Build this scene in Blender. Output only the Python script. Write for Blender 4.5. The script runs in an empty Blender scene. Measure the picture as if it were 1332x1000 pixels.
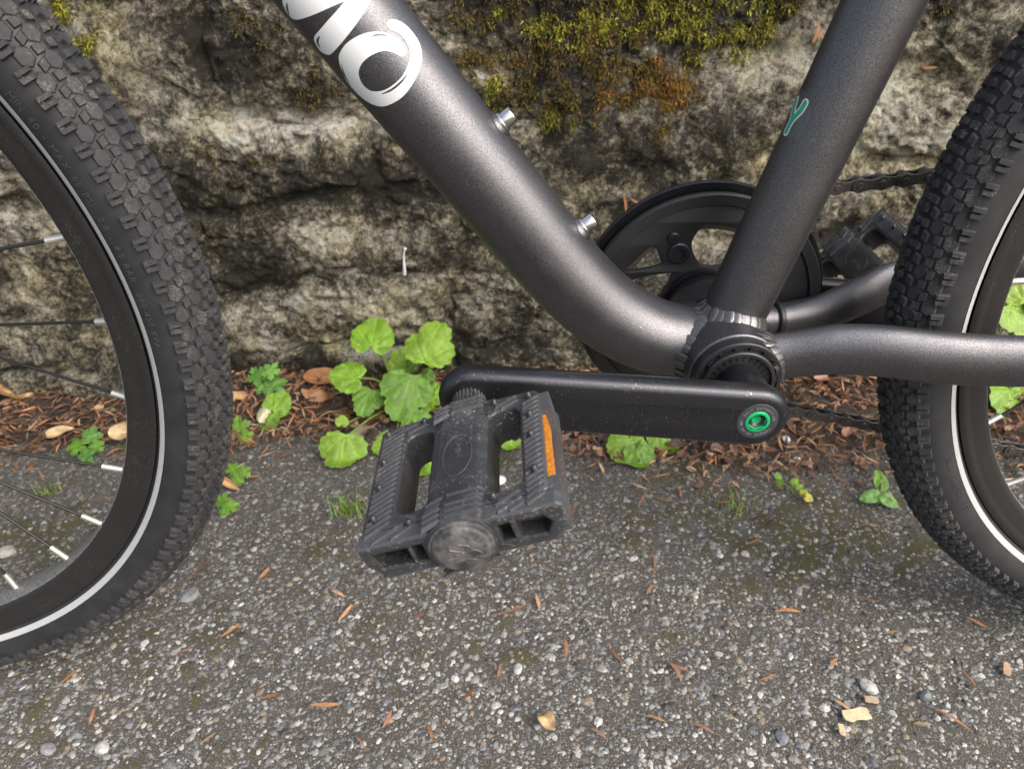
import bpy, bmesh, math, random
import numpy as np
from mathutils import Vector, Matrix
from mathutils.geometry import tessellate_polygon
from mathutils.bvhtree import BVHTree

random.seed(7)
rng = np.random.default_rng(11)
S = bpy.context.scene
C = S.collection
PI = math.pi

# ------------------------------------------------------------------ camera
cam_d = bpy.data.cameras.new('camera')
cam = bpy.data.objects.new('camera', cam_d); C.objects.link(cam)
fw = Vector((-0.0015427, 0.83542315, -0.54960511))
rt = Vector((0.99935293, -0.01846231, -0.03086861))
upv = Vector((0.03593533, 0.54929709, 0.83485409))
m = Matrix((rt, upv, -fw)).transposed().to_4x4()
m.translation = Vector((-0.1190, -0.36624, 0.48015))
cam.matrix_world = m
cam_d.sensor_width = 36.0
cam_d.lens = 26.0
cam_d.clip_start = 0.02
cam_d.clip_end = 300
cam_d.dof.use_dof = True
cam_d.dof.focus_distance = 0.385
cam_d.dof.aperture_fstop = 17.0
S.camera = cam

# ------------------------------------------------------------------ sky, sun, exposure (bright overcast day)
SUN_EL, SUN_ROT = math.radians(42), math.radians(130)
w = bpy.data.worlds.new('World'); S.world = w; w.use_nodes = True
nt = w.node_tree; nt.nodes.clear()
sky = nt.nodes.new('ShaderNodeTexSky'); sky.sky_type = 'NISHITA'; sky.sun_disc = False
sky.sun_elevation = SUN_EL; sky.sun_rotation = SUN_ROT
sky.dust_density = 6.0; sky.air_density = 1.2; sky.ozone_density = 1.0
hs = nt.nodes.new('ShaderNodeHueSaturation'); hs.inputs['Saturation'].default_value = 0.62
bg = nt.nodes.new('ShaderNodeBackground'); bg.inputs['Strength'].default_value = 0.15
out = nt.nodes.new('ShaderNodeOutputWorld')
nt.links.new(sky.outputs[0], hs.inputs['Color']); nt.links.new(hs.outputs[0], bg.inputs['Color'])
nt.links.new(bg.outputs[0], out.inputs['Surface'])
sd = bpy.data.lights.new('sun', 'SUN'); sd.energy = 0.55; sd.angle = math.radians(70); sd.color = (0.88, 0.94, 1.0)
so = bpy.data.objects.new('sun', sd); C.objects.link(so)
# light comes from high up, behind the camera and to its right
sdir = Vector((math.sin(SUN_ROT) * math.cos(SUN_EL), math.cos(SUN_ROT) * math.cos(SUN_EL), math.sin(SUN_EL)))
so.rotation_euler = sdir.to_track_quat('Z', 'Y').to_euler()
so.location = (0, -2, 4)
S.view_settings.view_transform = 'Standard'
S.view_settings.look = 'None'
S.view_settings.gamma = 1.0
S.view_settings.use_curve_mapping = False
S.view_settings.exposure = 1.12

# ------------------------------------------------------------------ node helpers and materials
class M:
    def __init__(s, name, rough=0.6, metal=0.0, color=None, spec=None):
        s.m = bpy.data.materials.new(name); s.m.use_nodes = True
        s.t = s.m.node_tree; s.b = s.t.nodes['Principled BSDF']
        s.b.inputs['Roughness'].default_value = rough; s.b.inputs['Metallic'].default_value = metal
        if color: s.b.inputs['Base Color'].default_value = (*color, 1)
        if spec is not None: s.b.inputs['Specular IOR Level'].default_value = spec
        s.tc = None
    def n(s, typ, **kw):
        nd = s.t.nodes.new('ShaderNode' + typ)
        for k, v in kw.items():
            if k in nd.inputs:
                if isinstance(v, bpy.types.NodeSocket): s.t.links.new(v, nd.inputs[k])
                else: nd.inputs[k].default_value = v
            else: setattr(nd, k, v)
        return nd
    def pos(s):
        if s.tc is None: s.tc = s.n('TexCoord').outputs['Object']
        return s.tc
    def noise(s, scale, detail=4, rough=0.6, dist=0.0):
        return s.n('TexNoise', Vector=s.pos(), Scale=scale, Detail=detail, Roughness=rough, Distortion=dist).outputs['Fac']
    def ramp(s, fac, stops, interp='LINEAR'):
        r = s.n('ValToRGB', Fac=fac); r.color_ramp.interpolation = interp
        els = r.color_ramp.elements
        while len(els) < len(stops): els.new(0.5)
        for e, (p, c) in zip(els, stops):
            e.position = p
            e.color = (c, c, c, 1) if isinstance(c, (int, float)) else (*c, 1)
        return r.outputs['Color']
    def mix(s, fac, a, b, mode='MIX'):
        nd = s.n('Mix', data_type='RGBA', blend_type=mode)
        for i, v in ((0, fac), (6, a), (7, b)):
            if isinstance(v, bpy.types.NodeSocket): s.t.links.new(v, nd.inputs[i])
            else: nd.inputs[i].default_value = v if i == 0 else (*v, 1)
        return nd.outputs[2]
    def math(s, op, a, b=0.0, clamp=False):
        nd = s.n('Math', operation=op); nd.use_clamp = clamp
        for i, v in ((0, a), (1, b)):
            if isinstance(v, bpy.types.NodeSocket): s.t.links.new(v, nd.inputs[i])
            else: nd.inputs[i].default_value = v
        return nd.outputs[0]
    def attr(s, name, what='Color'):
        return s.n('Attribute', attribute_name=name).outputs[what]
    def set(s, **kw):
        for k, v in kw.items():
            k = k.replace('_', ' ')
            if isinstance(v, bpy.types.NodeSocket): s.t.links.new(v, s.b.inputs[k])
            elif isinstance(v, tuple): s.b.inputs[k].default_value = (*v, 1)
            else: s.b.inputs[k].default_value = v
        return s
    def bump(s, h, strength=0.3, dist=0.001):
        nd = s.n('Bump', Height=h, Strength=strength, Distance=dist)
        s.t.links.new(nd.outputs[0], s.b.inputs['Normal']); return s

def grit(mt, amount=0.62, scale=900):
    """fine specks of dried dirt: a 0..1 mask"""
    a = mt.noise(scale, 2, 0.5)
    b = mt.noise(28, 3, 0.6)
    return mt.math('MULTIPLY', mt.ramp(a, [(amount, 0), (amount + 0.06, 1)]), mt.ramp(b, [(0.42, 0), (0.62, 1)]))

# bicycle paint: satin dark grey with metallic flake
x = M('frame_paint', 0.36, 0.9)
fl = x.ramp(x.noise(1700, 2, 0.7), [(0.32, 0), (0.68, 1)])
x.set(Base_Color=x.mix(grit(x, 0.675), x.mix(fl, (0.078, 0.076, 0.081), (0.168, 0.164, 0.174)), (0.30, 0.28, 0.25)),
      Roughness=x.ramp(x.noise(60, 3), [(0.3, 0.36), (0.7, 0.44)]))
x.bump(fl, 0.16, 0.0004); FRAME = x.m
x = M('weld_paint', 0.36, 0.75)
x.set(Base_Color=x.mix(x.noise(700, 2), (0.07, 0.067, 0.07), (0.17, 0.163, 0.166))); x.bump(x.noise(900, 2), 0.2, 0.0005); WELD = x.m
x = M('crank_black', 0.42, 0.85)
mp = x.n('Mapping', Vector=x.pos(), Scale=(1100.0, 300.0, 38.0), Rotation=(0.0, 0.12, 0.0))
scr = x.math('MULTIPLY', x.ramp(x.n('TexNoise', Vector=mp.outputs[0], Scale=1.0, Detail=2.0).outputs['Fac'], [(0.69, 0), (0.74, 1)]), x.ramp(x.noise(22, 2), [(0.5, 0), (0.6, 1)]))
x.set(Base_Color=x.mix(x.math('MAXIMUM', grit(x, 0.65), x.math('MULTIPLY', scr, 0.6)), (0.050, 0.050, 0.056), (0.24, 0.235, 0.23)), Roughness=x.ramp(x.noise(40, 3), [(0.3, 0.29), (0.7, 0.38)]))
x.bump(x.noise(2200, 1), 0.1, 0.0003); CRANK = x.m
x = M('black_plastic', 0.42, 0.0, None, 0.7)
dm = grit(x, 0.615, 900)
dust = x.ramp(x.noise(55, 5, 0.7), [(0.5, 0.0), (0.8, 0.55)])
pt = x.ramp(x.n('NewGeometry').outputs['Pointiness'], [(0.50, 0), (0.62, 1)])
x.set(Base_Color=x.mix(x.math('MULTIPLY', pt, 0.35), x.mix(dm, x.mix(dust, (0.018, 0.0185, 0.021), (0.070, 0.072, 0.081)), (0.20, 0.17, 0.13)), (0.12, 0.123, 0.133)),
      Roughness=x.ramp(x.noise(120, 4), [(0.3, 0.33), (0.7, 0.52)]))
x.bump(x.noise(500, 4), 0.18, 0.0006); PLASTIC = x.m
x = M('guard_plastic', 0.45)
x.set(Base_Color=x.mix(grit(x, 0.71), (0.012, 0.012, 0.013), (0.13, 0.12, 0.115))); x.bump(x.noise(1500, 1), 0.08, 0.0003); GUARD = x.m
x = M('worn_plastic', 0.5)
x.set(Base_Color=x.mix(x.ramp(x.noise(160, 6, 0.7), [(0.4, 0), (0.62, 1)]), (0.028, 0.028, 0.030), (0.115, 0.108, 0.104)))
x.bump(x.noise(400, 5, 0.7), 0.5, 0.0008); WORN = x.m
x = M('tyre_rubber', 0.62)
x.set(Base_Color=x.mix(x.ramp(x.noise(45, 5, 0.65), [(0.45, 0), (0.8, 0.5)]), (0.015, 0.015, 0.0165), (0.042, 0.042, 0.044)),
      Roughness=x.ramp(x.noise(70, 3), [(0.3, 0.5), (0.7, 0.72)]))
x.bump(x.noise(900, 2), 0.12, 0.0004); RUBBER = x.m
x = M('tread_rubber', 0.75)
d1 = x.math('MULTIPLY', x.ramp(x.noise(1100, 3, 0.7), [(0.47, 0), (0.62, 1)]), x.ramp(x.noise(75, 3), [(0.48, 0), (0.66, 1)]))
x.set(Base_Color=x.mix(d1, x.mix(x.noise(300, 4), (0.013, 0.013, 0.0145), (0.042, 0.042, 0.046)), (0.13, 0.115, 0.10)))
x.bump(x.noise(1400, 3), 0.3, 0.0006); TREAD = x.m
x = M('reflective_band', 0.5)
x.set(Base_Color=x.mix(x.noise(300, 3), (0.33, 0.335, 0.33), (0.43, 0.435, 0.43))); x.bump(x.noise(3000, 1), 0.1, 0.0002); STRIPE = x.m
x = M('rim_black', 0.42, 0.3)
x.set(Base_Color=x.mix(grit(x, 0.62, 1100), (0.022, 0.021, 0.021), (0.12, 0.105, 0.09))); RIM = x.m
x = M('rim_edge', 0.55, 0.2)
x.set(Base_Color=x.mix(x.ramp(x.noise(1200, 3), [(0.45, 0), (0.6, 1)]), (0.07, 0.07, 0.07), (0.27, 0.265, 0.25))); RIMEDGE = x.m
SPOKE = M('spoke_black', 0.35, 0.4, (0.02, 0.02, 0.02)).m
x = M('nipple_brass', 0.32, 0.85)
x.set(Base_Color=x.mix(x.noise(500, 3), (0.62, 0.60, 0.52), (0.80, 0.78, 0.72))); NIPPLE = x.m
x = M('steel', 0.2, 1.0)
x.set(Base_Color=x.mix(x.noise(900, 3), (0.72, 0.70, 0.68), (0.60, 0.58, 0.55))); STEEL = x.m
GREENMETAL = M('green_anodised', 0.24, 0.35, (0.02, 0.42, 0.16)).m
x = M('chain_steel', 0.45, 0.8)
x.set(Base_Color=x.mix(x.noise(420, 4), (0.055, 0.05, 0.047), (0.19, 0.17, 0.155))); CHAIN = x.m
x = M('white_decal', 0.42, 0.0)
x.set(Base_Color=x.mix(x.noise(1500, 2), (0.60, 0.61, 0.61), (0.67, 0.68, 0.68))); WHITE = x.m
GREEN = M('green_decal', 0.4, 0.0, (0.015, 0.30, 0.16)).m
x = M('sticker_film', 0.35, 0.2)
x.set(Base_Color=x.mix(x.noise(500, 3), (0.05, 0.057, 0.062), (0.10, 0.11, 0.115))); FILM = x.m
x = M('orange_reflector', 0.25, 0.0)
vr = x.n('TexVoronoi', Vector=x.pos(), Scale=480.0).outputs['Distance']
x.set(Base_Color=x.mix(x.ramp(vr, [(0.2, 0), (0.7, 1)]), (0.58, 0.24, 0.02), (0.44, 0.14, 0.01)))
x.bump(vr, 0.5, 0.0006); ORANGE = x.m
GREYRING = M('grey_ring', 0.5, 0.3, (0.045, 0.045, 0.05)).m
TEXT = M('moulded_letters', 0.5, 0.0, (0.045, 0.045, 0.048)).m
ETCH = M('etched_letters', 0.5, 0.3, (0.24, 0.24, 0.25)).m

def tinted(name, rough=0.7, trans=0.0, sc=300, amp=0.35, bumpd=0.0008):
    x = M(name, rough)
    a = x.attr('tint'); n = x.noise(sc, 4, 0.65)
    col = x.mix(1.0, a, x.ramp(n, [(0.25, 1.0 - amp), (0.75, 1.0 + amp)]), 'MULTIPLY')
    x.set(Base_Color=col)
    if name == 'green_leaf':
        sp = x.math('MULTIPLY', x.ramp(x.noise(130, 3, 0.6), [(0.66, 0), (0.71, 0.8)]), x.ramp(x.noise(31, 2), [(0.48, 0), (0.6, 1)]))
        col = x.mix(sp, col, (0.16, 0.13, 0.035)); x.set(Base_Color=col)
    if trans:
        tr = x.n('BsdfTranslucent', Color=x.mix(1.0, col, (1.5, 1.35, 0.6), 'MULTIPLY'))
        ms = x.n('MixShader', Fac=trans)
        x.t.links.new(x.b.outputs[0], ms.inputs[1]); x.t.links.new(tr.outputs[0], ms.inputs[2])
        x.t.links.new(ms.outputs[0], x.t.nodes['Material Output'].inputs['Surface'])
    x.bump(n, 0.4, bumpd)
    return x.m
AGG = tinted('road_chippings', 0.62, 0, 700, 0.45, 0.0006)
LITTER = tinted('dry_litter', 0.7, 0, 250, 0.35)
LEAF = tinted('green_leaf', 0.45, 0.24, 260, 0.26, 0.0008)
MOSS = tinted('wall_moss', 0.85, 0.15, 400, 0.3)
DEAD = tinted('dead_leaf', 0.6, 0.12, 160, 0.35, 0.001)
GRIT = tinted('pebble_stone', 0.6, 0, 350, 0.3)

# asphalt binder with moss in the low spots
x = M('asphalt_binder', 0.85)
bn = x.mix(x.noise(380, 6, 0.7), (0.022, 0.019, 0.015), (0.115, 0.099, 0.082))
fine = x.ramp(x.noise(900, 3, 0.6), [(0.56, 0), (0.66, 1)])
bn = x.mix(fine, bn, (0.30, 0.29, 0.275))
ms_ = x.attr('moss', 'Fac')
x.set(Base_Color=x.mix(ms_, bn, x.mix(x.noise(500, 4), (0.022, 0.019, 0.010), (0.105, 0.095, 0.024))))
x.bump(x.noise(700, 5, 0.7), 0.8, 0.0016); ROAD = x.m
x = M('leaf_soil', 0.95)
x.set(Base_Color=x.mix(x.noise(260, 5, 0.7), (0.016, 0.013, 0.010), (0.095, 0.065, 0.048)))
x.bump(x.noise(420, 5, 0.7), 1.0, 0.003); SOIL = x.m

# lichen-covered wall stone
def wall_mat(name, dark):
    x = M(name, 0.9)
    lich = x.attr('lichen', 'Fac')
    n1 = x.noise(16, 8, 0.68, 0.6); n2 = x.noise(75, 7, 0.74, 0.5); n3 = x.noise(240, 6, 0.8)
    f = x.math('ADD', x.math('MULTIPLY', n1, 0.9), x.math('MULTIPLY', n2, 0.95))
    f = x.math('ADD', f, x.math('MULTIPLY', n3, 1.0))
    f = x.math('ADD', f, x.math('MULTIPLY', lich, 0.42))
    f = x.math('SUBTRACT', f, 1.08 + dark)
    f = x.math('ADD', x.math('MULTIPLY', x.math('SUBTRACT', f, 0.38), 1.85), 0.36)
    base = x.ramp(f, [(0.0, (0.018, 0.015, 0.010)), (0.17, (0.050, 0.043, 0.030)), (0.33, (0.135, 0.119, 0.090)),
                      (0.50, (0.275, 0.246, 0.190)), (0.72, (0.43, 0.395, 0.315)), (0.95, (0.56, 0.55, 0.50))])
    olive = x.ramp(x.noise(11, 5, 0.65), [(0.46, 0), (0.66, 0.5)])
    base = x.mix(olive, base, x.mix(1.0, base, (0.95, 0.92, 0.48), 'MULTIPLY'))
    warm = x.ramp(x.noise(23, 4, 0.6, 0.4), [(0.55, 0), (0.72, 0.35)])
    base = x.mix(warm, base, x.mix(1.0, base, (1.15, 0.93, 0.72), 'MULTIPLY'))
    crust = x.math('MULTIPLY', x.ramp(x.noise(34, 6, 0.7, 0.8), [(0.635, 0), (0.68, 0.8)]), x.ramp(f, [(0.3, 0), (0.5, 1)]))
    base = x.mix(crust, base, x.mix(n3, (0.40, 0.40, 0.385), (0.66, 0.66, 0.64)))
    pit = x.ramp(x.noise(190, 6, 0.8), [(0.35, 1), (0.45, 0)])
    base = x.mix(pit, base, (0.018, 0.016, 0.012))
    x.set(Base_Color=base)
    h = x.math('ADD', x.math('MULTIPLY', n2, 1.0), x.math('MULTIPLY', x.noise(420, 6, 0.75), 0.5))
    x.bump(h, 1.0, 0.008)
    return x.m
STONE = wall_mat('lichen_stone', 0.0)
MORTAR = wall_mat('old_mortar', 0.02)
x = M('bird_streak', 0.7)
x.set(Base_Color=x.mix(x.noise(120, 3), (0.45, 0.46, 0.48), (0.78, 0.78, 0.78))); DROP = x.m

# ------------------------------------------------------------------ object helpers
ORI = {}
def thing(name, label, cat, loc=(0, 0, 0), group=None, kind=None):
    o = bpy.data.objects.new(name, None); C.objects.link(o); o.location = loc
    o.empty_display_size = 0.05
    ORI[o] = Vector(loc); tag(o, label, cat, group, kind)
    return o
def tag(o, label=None, cat=None, group=None, kind=None):
    for k, v in (('label', label), ('category', cat), ('group', group), ('kind', kind)):
        if v: o[k] = v
    return o
def part_empty(name, parent, loc):
    o = bpy.data.objects.new(name, None); C.objects.link(o); o.parent = parent
    o.location = Vector(loc) - ORI[parent]; ORI[o] = Vector(loc); o.empty_display_size = 0.02
    return o
def mesh(name, V, F, mat, smooth=True, attrs=None):
    """V (n,3) array, F list of index tuples or an (m,k) int array"""
    me = bpy.data.meshes.new(name)
    V = np.asarray(V, np.float32)
    if isinstance(F, np.ndarray):
        k = F.shape[1]
        me.vertices.add(len(V)); me.vertices.foreach_set('co', V.ravel())
        me.loops.add(F.size); me.loops.foreach_set('vertex_index', F.ravel().astype(np.int32))
        me.polygons.add(len(F)); me.polygons.foreach_set('loop_start', np.arange(0, F.size, k, dtype=np.int32))
        me.polygons.foreach_set('loop_total', np.full(len(F), k, np.int32))
        me.update(calc_edges=True)
    else:
        me.from_pydata(V.tolist(), [], F); me.update()
    me.polygons.foreach_set('use_smooth', np.full(len(me.polygons), smooth))
    for an, val in (attrs or {}).items():
        val = np.asarray(val, np.float32)
        if val.ndim == 1:
            a = me.attributes.new(an, 'FLOAT', 'POINT'); a.data.foreach_set('value', val)
        else:
            a = me.attributes.new(an, 'FLOAT_COLOR', 'POINT')
            a.data.foreach_set('color', np.c_[val, np.ones(len(val), np.float32)].ravel())
    if smooth and len(me.polygons) < 60000: me.set_sharp_from_angle(angle=math.radians(38))
    me.materials.append(mat)
    return me
def link(name, me, parent=None, loc=None, rot=None):
    """place a mesh whose vertices are relative to loc (world); loc defaults to the parent's origin"""
    o = bpy.data.objects.new(name, me); C.objects.link(o)
    if parent is not None: o.parent = parent
    base = ORI[parent] if parent is not None else Vector((0, 0, 0))
    wl = Vector(loc) if loc is not None else base
    o.location = wl - base; ORI[o] = wl
    if rot is not None:
        o.rotation_mode = 'QUATERNION'; o.rotation_quaternion = rot
    return o
def put(name, VF, mat, parent=None, smooth=True, attrs=None, loc=None):
    """VF in world coordinates"""
    V, F = VF
    wl = Vector(loc) if loc is not None else (ORI[parent] if parent is not None else Vector((0, 0, 0)))
    return link(name, mesh(name, np.asarray(V, float) - np.array(wl), F, mat, smooth, attrs), parent, wl)
class MB:
    def __init__(s): s.V = []; s.F = []; s.k = 0
    def add(s, VF):
        V, F = VF; V = np.asarray(V, float)
        s.V.append(V); s.F += [tuple(int(i) + s.k for i in f) for f in F]; s.k += len(V); return s
    def get(s): return np.concatenate(s.V), s.F
def xf(VF, mat=None, loc=(0, 0, 0)):
    V, F = VF; V = np.asarray(V, float)
    if mat is not None: V = V @ np.array(mat, float).T
    return V + np.array(loc), F
def smoothpath(P, sub=8):
    P = np.asarray(P, float); n = len(P); out_ = []
    for i in range(n - 1):
        p0, p1, p2, p3 = P[max(i - 1, 0)], P[i], P[i + 1], P[min(i + 2, n - 1)]
        for t in np.linspace(0, 1, sub, endpoint=False):
            out_.append(0.5 * (2 * p1 + (p2 - p0) * t + (2 * p0 - 5 * p1 + 4 * p2 - p3) * t * t + (3 * p1 - p0 - 3 * p2 + p3) * t ** 3))
    out_.append(P[-1]); return np.array(out_)
def closedsmooth(P, sub=3):
    P = np.asarray(P, float); n = len(P); o_ = []
    for i in range(n):
        p0, p1, p2, p3 = P[i - 1], P[i], P[(i + 1) % n], P[(i + 2) % n]
        for t in np.linspace(0, 1, sub, endpoint=False):
            o_.append(0.5 * (2 * p1 + (p2 - p0) * t + (2 * p0 - 5 * p1 + 4 * p2 - p3) * t * t + (3 * p1 - p0 - 3 * p2 + p3) * t ** 3))
    return np.array(o_)
def tube(P, R, n=24, side=(0, 1, 0), caps=True):
    """sweep; P (k,3), R scalar / (k,) / (k,2): first radius across 'side', second along it"""
    P = np.asarray(P, float); k = len(P); R = np.asarray(R, float)
    if R.ndim == 0: R = np.full((k, 2), float(R))
    elif R.ndim == 1: R = np.stack([R, R], 1) if len(R) == k else np.tile(R, (k, 1))
    T = np.gradient(P, axis=0); T /= np.linalg.norm(T, axis=1)[:, None]
    sd_ = np.array(side, float)
    U = np.cross(T, sd_); U /= np.linalg.norm(U, axis=1)[:, None]
    W = np.cross(U, T)
    a = np.linspace(0, 2 * PI, n, endpoint=False)
    V = (P[:, None] + U[:, None] * (R[:, 0, None] * np.cos(a))[..., None] + W[:, None] * (R[:, 1, None] * np.sin(a))[..., None]).reshape(-1, 3)
    F = [(i * n + j, i * n + (j + 1) % n, (i + 1) * n + (j + 1) % n, (i + 1) * n + j) for i in range(k - 1) for j in range(n)]
    if caps: F += [tuple(range(n - 1, -1, -1)), tuple((k - 1) * n + j for j in range(n))]
    return V, F
def lathe(prof, n=48, closed=False, cap=True):
    """profile [(y, r)] round the y axis"""
    prof = list(prof); k = len(prof)
    a = np.linspace(0, 2 * PI, n, endpoint=False)
    V = np.array([[r * math.cos(t), y, r * math.sin(t)] for y, r in prof for t in a])
    kk = k if closed else k - 1
    F = [(i * n + j, i * n + (j + 1) % n, ((i + 1) % k) * n + (j + 1) % n, ((i + 1) % k) * n + j) for i in range(kk) for j in range(n)]
    if not closed and cap:
        if prof[0][1] > 1e-6: F.append(tuple(range(n - 1, -1, -1)))
        if prof[-1][1] > 1e-6: F.append(tuple((k - 1) * n + j for j in range(n)))
    return V, F
def area(L): return 0.5 * sum(L[i][0] * L[(i + 1) % len(L)][1] - L[(i + 1) % len(L)][0] * L[i][1] for i in range(len(L)))
def plate(outer, holes, h, b=0.0, seg=3):
    """flat plate in XY with holes, half-thickness h along Z, edges rounded by b"""
    loops = []
    for i, L in enumerate([outer] + list(holes)):
        L = np.asarray(L, float)
        if (area(L) > 0) != (i == 0): L = L[::-1]
        loops.append(L)
    rings = []
    if b > 0:
        up_ = [(b * (1 - math.cos(t)), h - b + b * math.sin(t)) for t in np.linspace(0, PI / 2, seg + 1)]
        rings = [(d, -z) for d, z in reversed(up_)] + up_
    else: rings = [(0, -h), (0, h)]
    V = []; F = []; caps = ([], [])
    def off(L, d):
        if d == 0: return L
        e = np.roll(L, -1, 0) - L; e /= np.maximum(np.linalg.norm(e, axis=1), 1e-12)[:, None]
        nn = np.stack([-e[:, 1], e[:, 0]], 1); pn = np.roll(nn, 1, 0)
        mm_ = nn + pn; den = np.maximum((mm_ * nn).sum(1), 0.4)
        return L + mm_ / den[:, None] * d
    k = 0; tops = []; bots = []
    for L in loops:
        n = len(L)
        for d, z in rings:
            V += [(p[0], p[1], z) for p in off(L, d)]
        for r in range(len(rings) - 1):
            for j in range(n):
                F.append((k + r * n + j, k + r * n + (j + 1) % n, k + (r + 1) * n + (j + 1) % n, k + (r + 1) * n + j))
        bots.append(list(range(k, k + n))); tops.append(list(range(k + (len(rings) - 1) * n, k + len(rings) * n)))
        k += n * len(rings)
    for idx, flip in ((tops, False), (bots, True)):
        flat = [i for l in idx for i in l]
        tri = tessellate_polygon([[Vector((V[i][0], V[i][1], 0)) for i in l] for l in idx])
        for t in tri:
            f = [flat[i] for i in t]
            a, b_, c = (V[i] for i in f)
            cr = (b_[0] - a[0]) * (c[1] - a[1]) - (b_[1] - a[1]) * (c[0] - a[0])
            if (cr < 0) != flip: f.reverse()
            F.append(tuple(f))
    return np.array(V), F
def circle(cx, cy, r, n=32, ry=None): return [(cx + r * math.cos(t), cy + (ry or r) * math.sin(t)) for t in np.linspace(0, 2 * PI, n, endpoint=False)]
def rrect(x0, y0, x1, y1, r, n=5):
    P = []
    for cx, cy, a0 in ((x1 - r, y0 + r, -90), (x1 - r, y1 - r, 0), (x0 + r, y1 - r, 90), (x0 + r, y0 + r, 180)):
        for t in np.linspace(a0, a0 + 90, n): P.append((cx + r * math.cos(math.radians(t)), cy + r * math.sin(math.radians(t))))
    return P
def box(cx, cy, cz, sx, sy, sz, taper=1.0):
    V = [(cx + sx * a * (taper if c > 0 else 1) / 2, cy + sy * b * (taper if c > 0 else 1) / 2, cz + sz * c / 2) for c in (-1, 1) for b in (-1, 1) for a in (-1, 1)]
    return np.array(V), [(0, 2, 3, 1), (4, 5, 7, 6), (0, 1, 5, 4), (1, 3, 7, 5), (3, 2, 6, 7), (2, 0, 4, 6)]
def loft(secs, n):
    V = np.concatenate(secs); k = len(secs)
    F = [(i * n + j, i * n + (j + 1) % n, (i + 1) * n + (j + 1) % n, (i + 1) * n + j) for i in range(k - 1) for j in range(n)]
    F += [tuple(range(n - 1, -1, -1)), tuple((k - 1) * n + j for j in range(n))]
    return V, F

PERM = rng.random((64, 64, 64)).astype(np.float32)
def vnoise(P):
    P = np.asarray(P, np.float32); I = np.floor(P).astype(np.int64); f = P - I; f = f * f * (3 - 2 * f)
    I &= 63; J = (I + 1) & 63
    g = lambda a, b, c: PERM[a, b, c]
    x0, y0, z0 = I.T; x1, y1, z1 = J.T; fx, fy, fz = f.T
    c00 = g(x0, y0, z0) * (1 - fx) + g(x1, y0, z0) * fx; c10 = g(x0, y1, z0) * (1 - fx) + g(x1, y1, z0) * fx
    c01 = g(x0, y0, z1) * (1 - fx) + g(x1, y0, z1) * fx; c11 = g(x0, y1, z1) * (1 - fx) + g(x1, y1, z1) * fx
    return (c00 * (1 - fy) + c10 * fy) * (1 - fz) + (c01 * (1 - fy) + c11 * fy) * fz
def fbm(P, scale, oct=3, off=0.0):
    P = np.asarray(P, np.float32) * scale + off; s = 0; a = 1.0; t = 0
    for _ in range(oct): s = s + a * (vnoise(P) - 0.5); t += a; a *= 0.55; P = P * 2.07 + 11.3
    return s / t * 2

# character meshes for the moulded lettering (built-in font, made once)
_chars = {}
def char_mesh(ch):
    if ch not in _chars:
        cu = bpy.data.curves.new('letter', 'FONT'); cu.body = ch; cu.size = 1.0; cu.extrude = 0.05; cu.resolution_u = 2
        o = bpy.data.objects.new('letter', cu); C.objects.link(o)
        me = bpy.data.meshes.new_from_object(o.evaluated_get(bpy.context.evaluated_depsgraph_get()))
        V = np.array([v.co[:] for v in me.vertices]); F = [tuple(p.vertices) for p in me.polygons]
        bpy.data.objects.remove(o); bpy.data.curves.remove(cu); bpy.data.meshes.remove(me)
        _chars[ch] = (V, F, V[:, 0].max() - V[:, 0].min() if len(V) else 0.3)
    return _chars[ch]

# ------------------------------------------------------------------ ground
def moss_mask(xx, yy):
    P = np.stack([xx, yy, np.zeros_like(xx)], 1)
    band = np.clip(1 - np.abs(yy - 0.13) / 0.13, 0, 1)
    n = fbm(P, 14, 4, 3.0)
    extra = np.exp(-(((xx - 0.10) / 0.17) ** 2 + ((yy - 0.13) / 0.05) ** 2)) * 0.35 + np.exp(-(((xx + 0.12) / 0.02) ** 2 + ((yy + 0.012) / 0.008) ** 2)) * 0.9
    n2 = fbm(P, 70, 3, 8.0)
    return np.clip((n + 1.1 * n2 + 0.40 * band - 0.46 + extra) * 2.2, 0, 0.8)
LB = ([-1.2, -0.75, -0.62, -0.5, -0.42, -0.3, -0.2, -0.1, -0.05, 0.05, 0.13, 0.23, 0.4, 0.8, 1.2],
      [0.265, 0.265, 0.272, 0.285, 0.265, 0.29, 0.292, 0.27, 0.235, 0.213, 0.197, 0.197, 0.20, 0.20, 0.2])
def litter_edge(xx): return np.interp(xx, *LB) + 0.012 * fbm(np.stack([xx, xx * 0, xx * 0], 1), 22, 3)
def gz(xx, yy):
    P = np.stack([xx, yy, np.zeros_like(xx)], 1)
    z = 0.0026 * fbm(P, 9, 3) + 0.0012 * fbm(P, 60, 3) + 0.0016 * moss_mask(xx, yy)
    t = np.clip((yy - litter_edge(xx)) / 0.12, 0, 1)
    return z + 0.013 * t * t * (3 - 2 * t)
gx = np.concatenate([-np.geomspace(60, 1.3, 14), np.arange(-1.2, 1.0001, 0.0055), np.geomspace(1.1, 60, 14)])
gy = np.concatenate([-np.geomspace(60, 0.5, 14), np.arange(-0.42, 0.4601, 0.0055), np.geomspace(0.5, 60, 14)])
GX, GY = np.meshgrid(gx, gy); xx, yy = GX.ravel(), GY.ravel()
near = (np.abs(xx) < 1.4) & (np.abs(yy) < 0.6)
zz = np.where(near, gz(xx, yy), 0.0)
nx, ny = len(gx), len(gy)
ii = np.arange(nx * ny).reshape(ny, nx)
Fq = np.stack([ii[:-1, :-1], ii[:-1, 1:], ii[1:, 1:], ii[1:, :-1]], -1).reshape(-1, 4)
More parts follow.
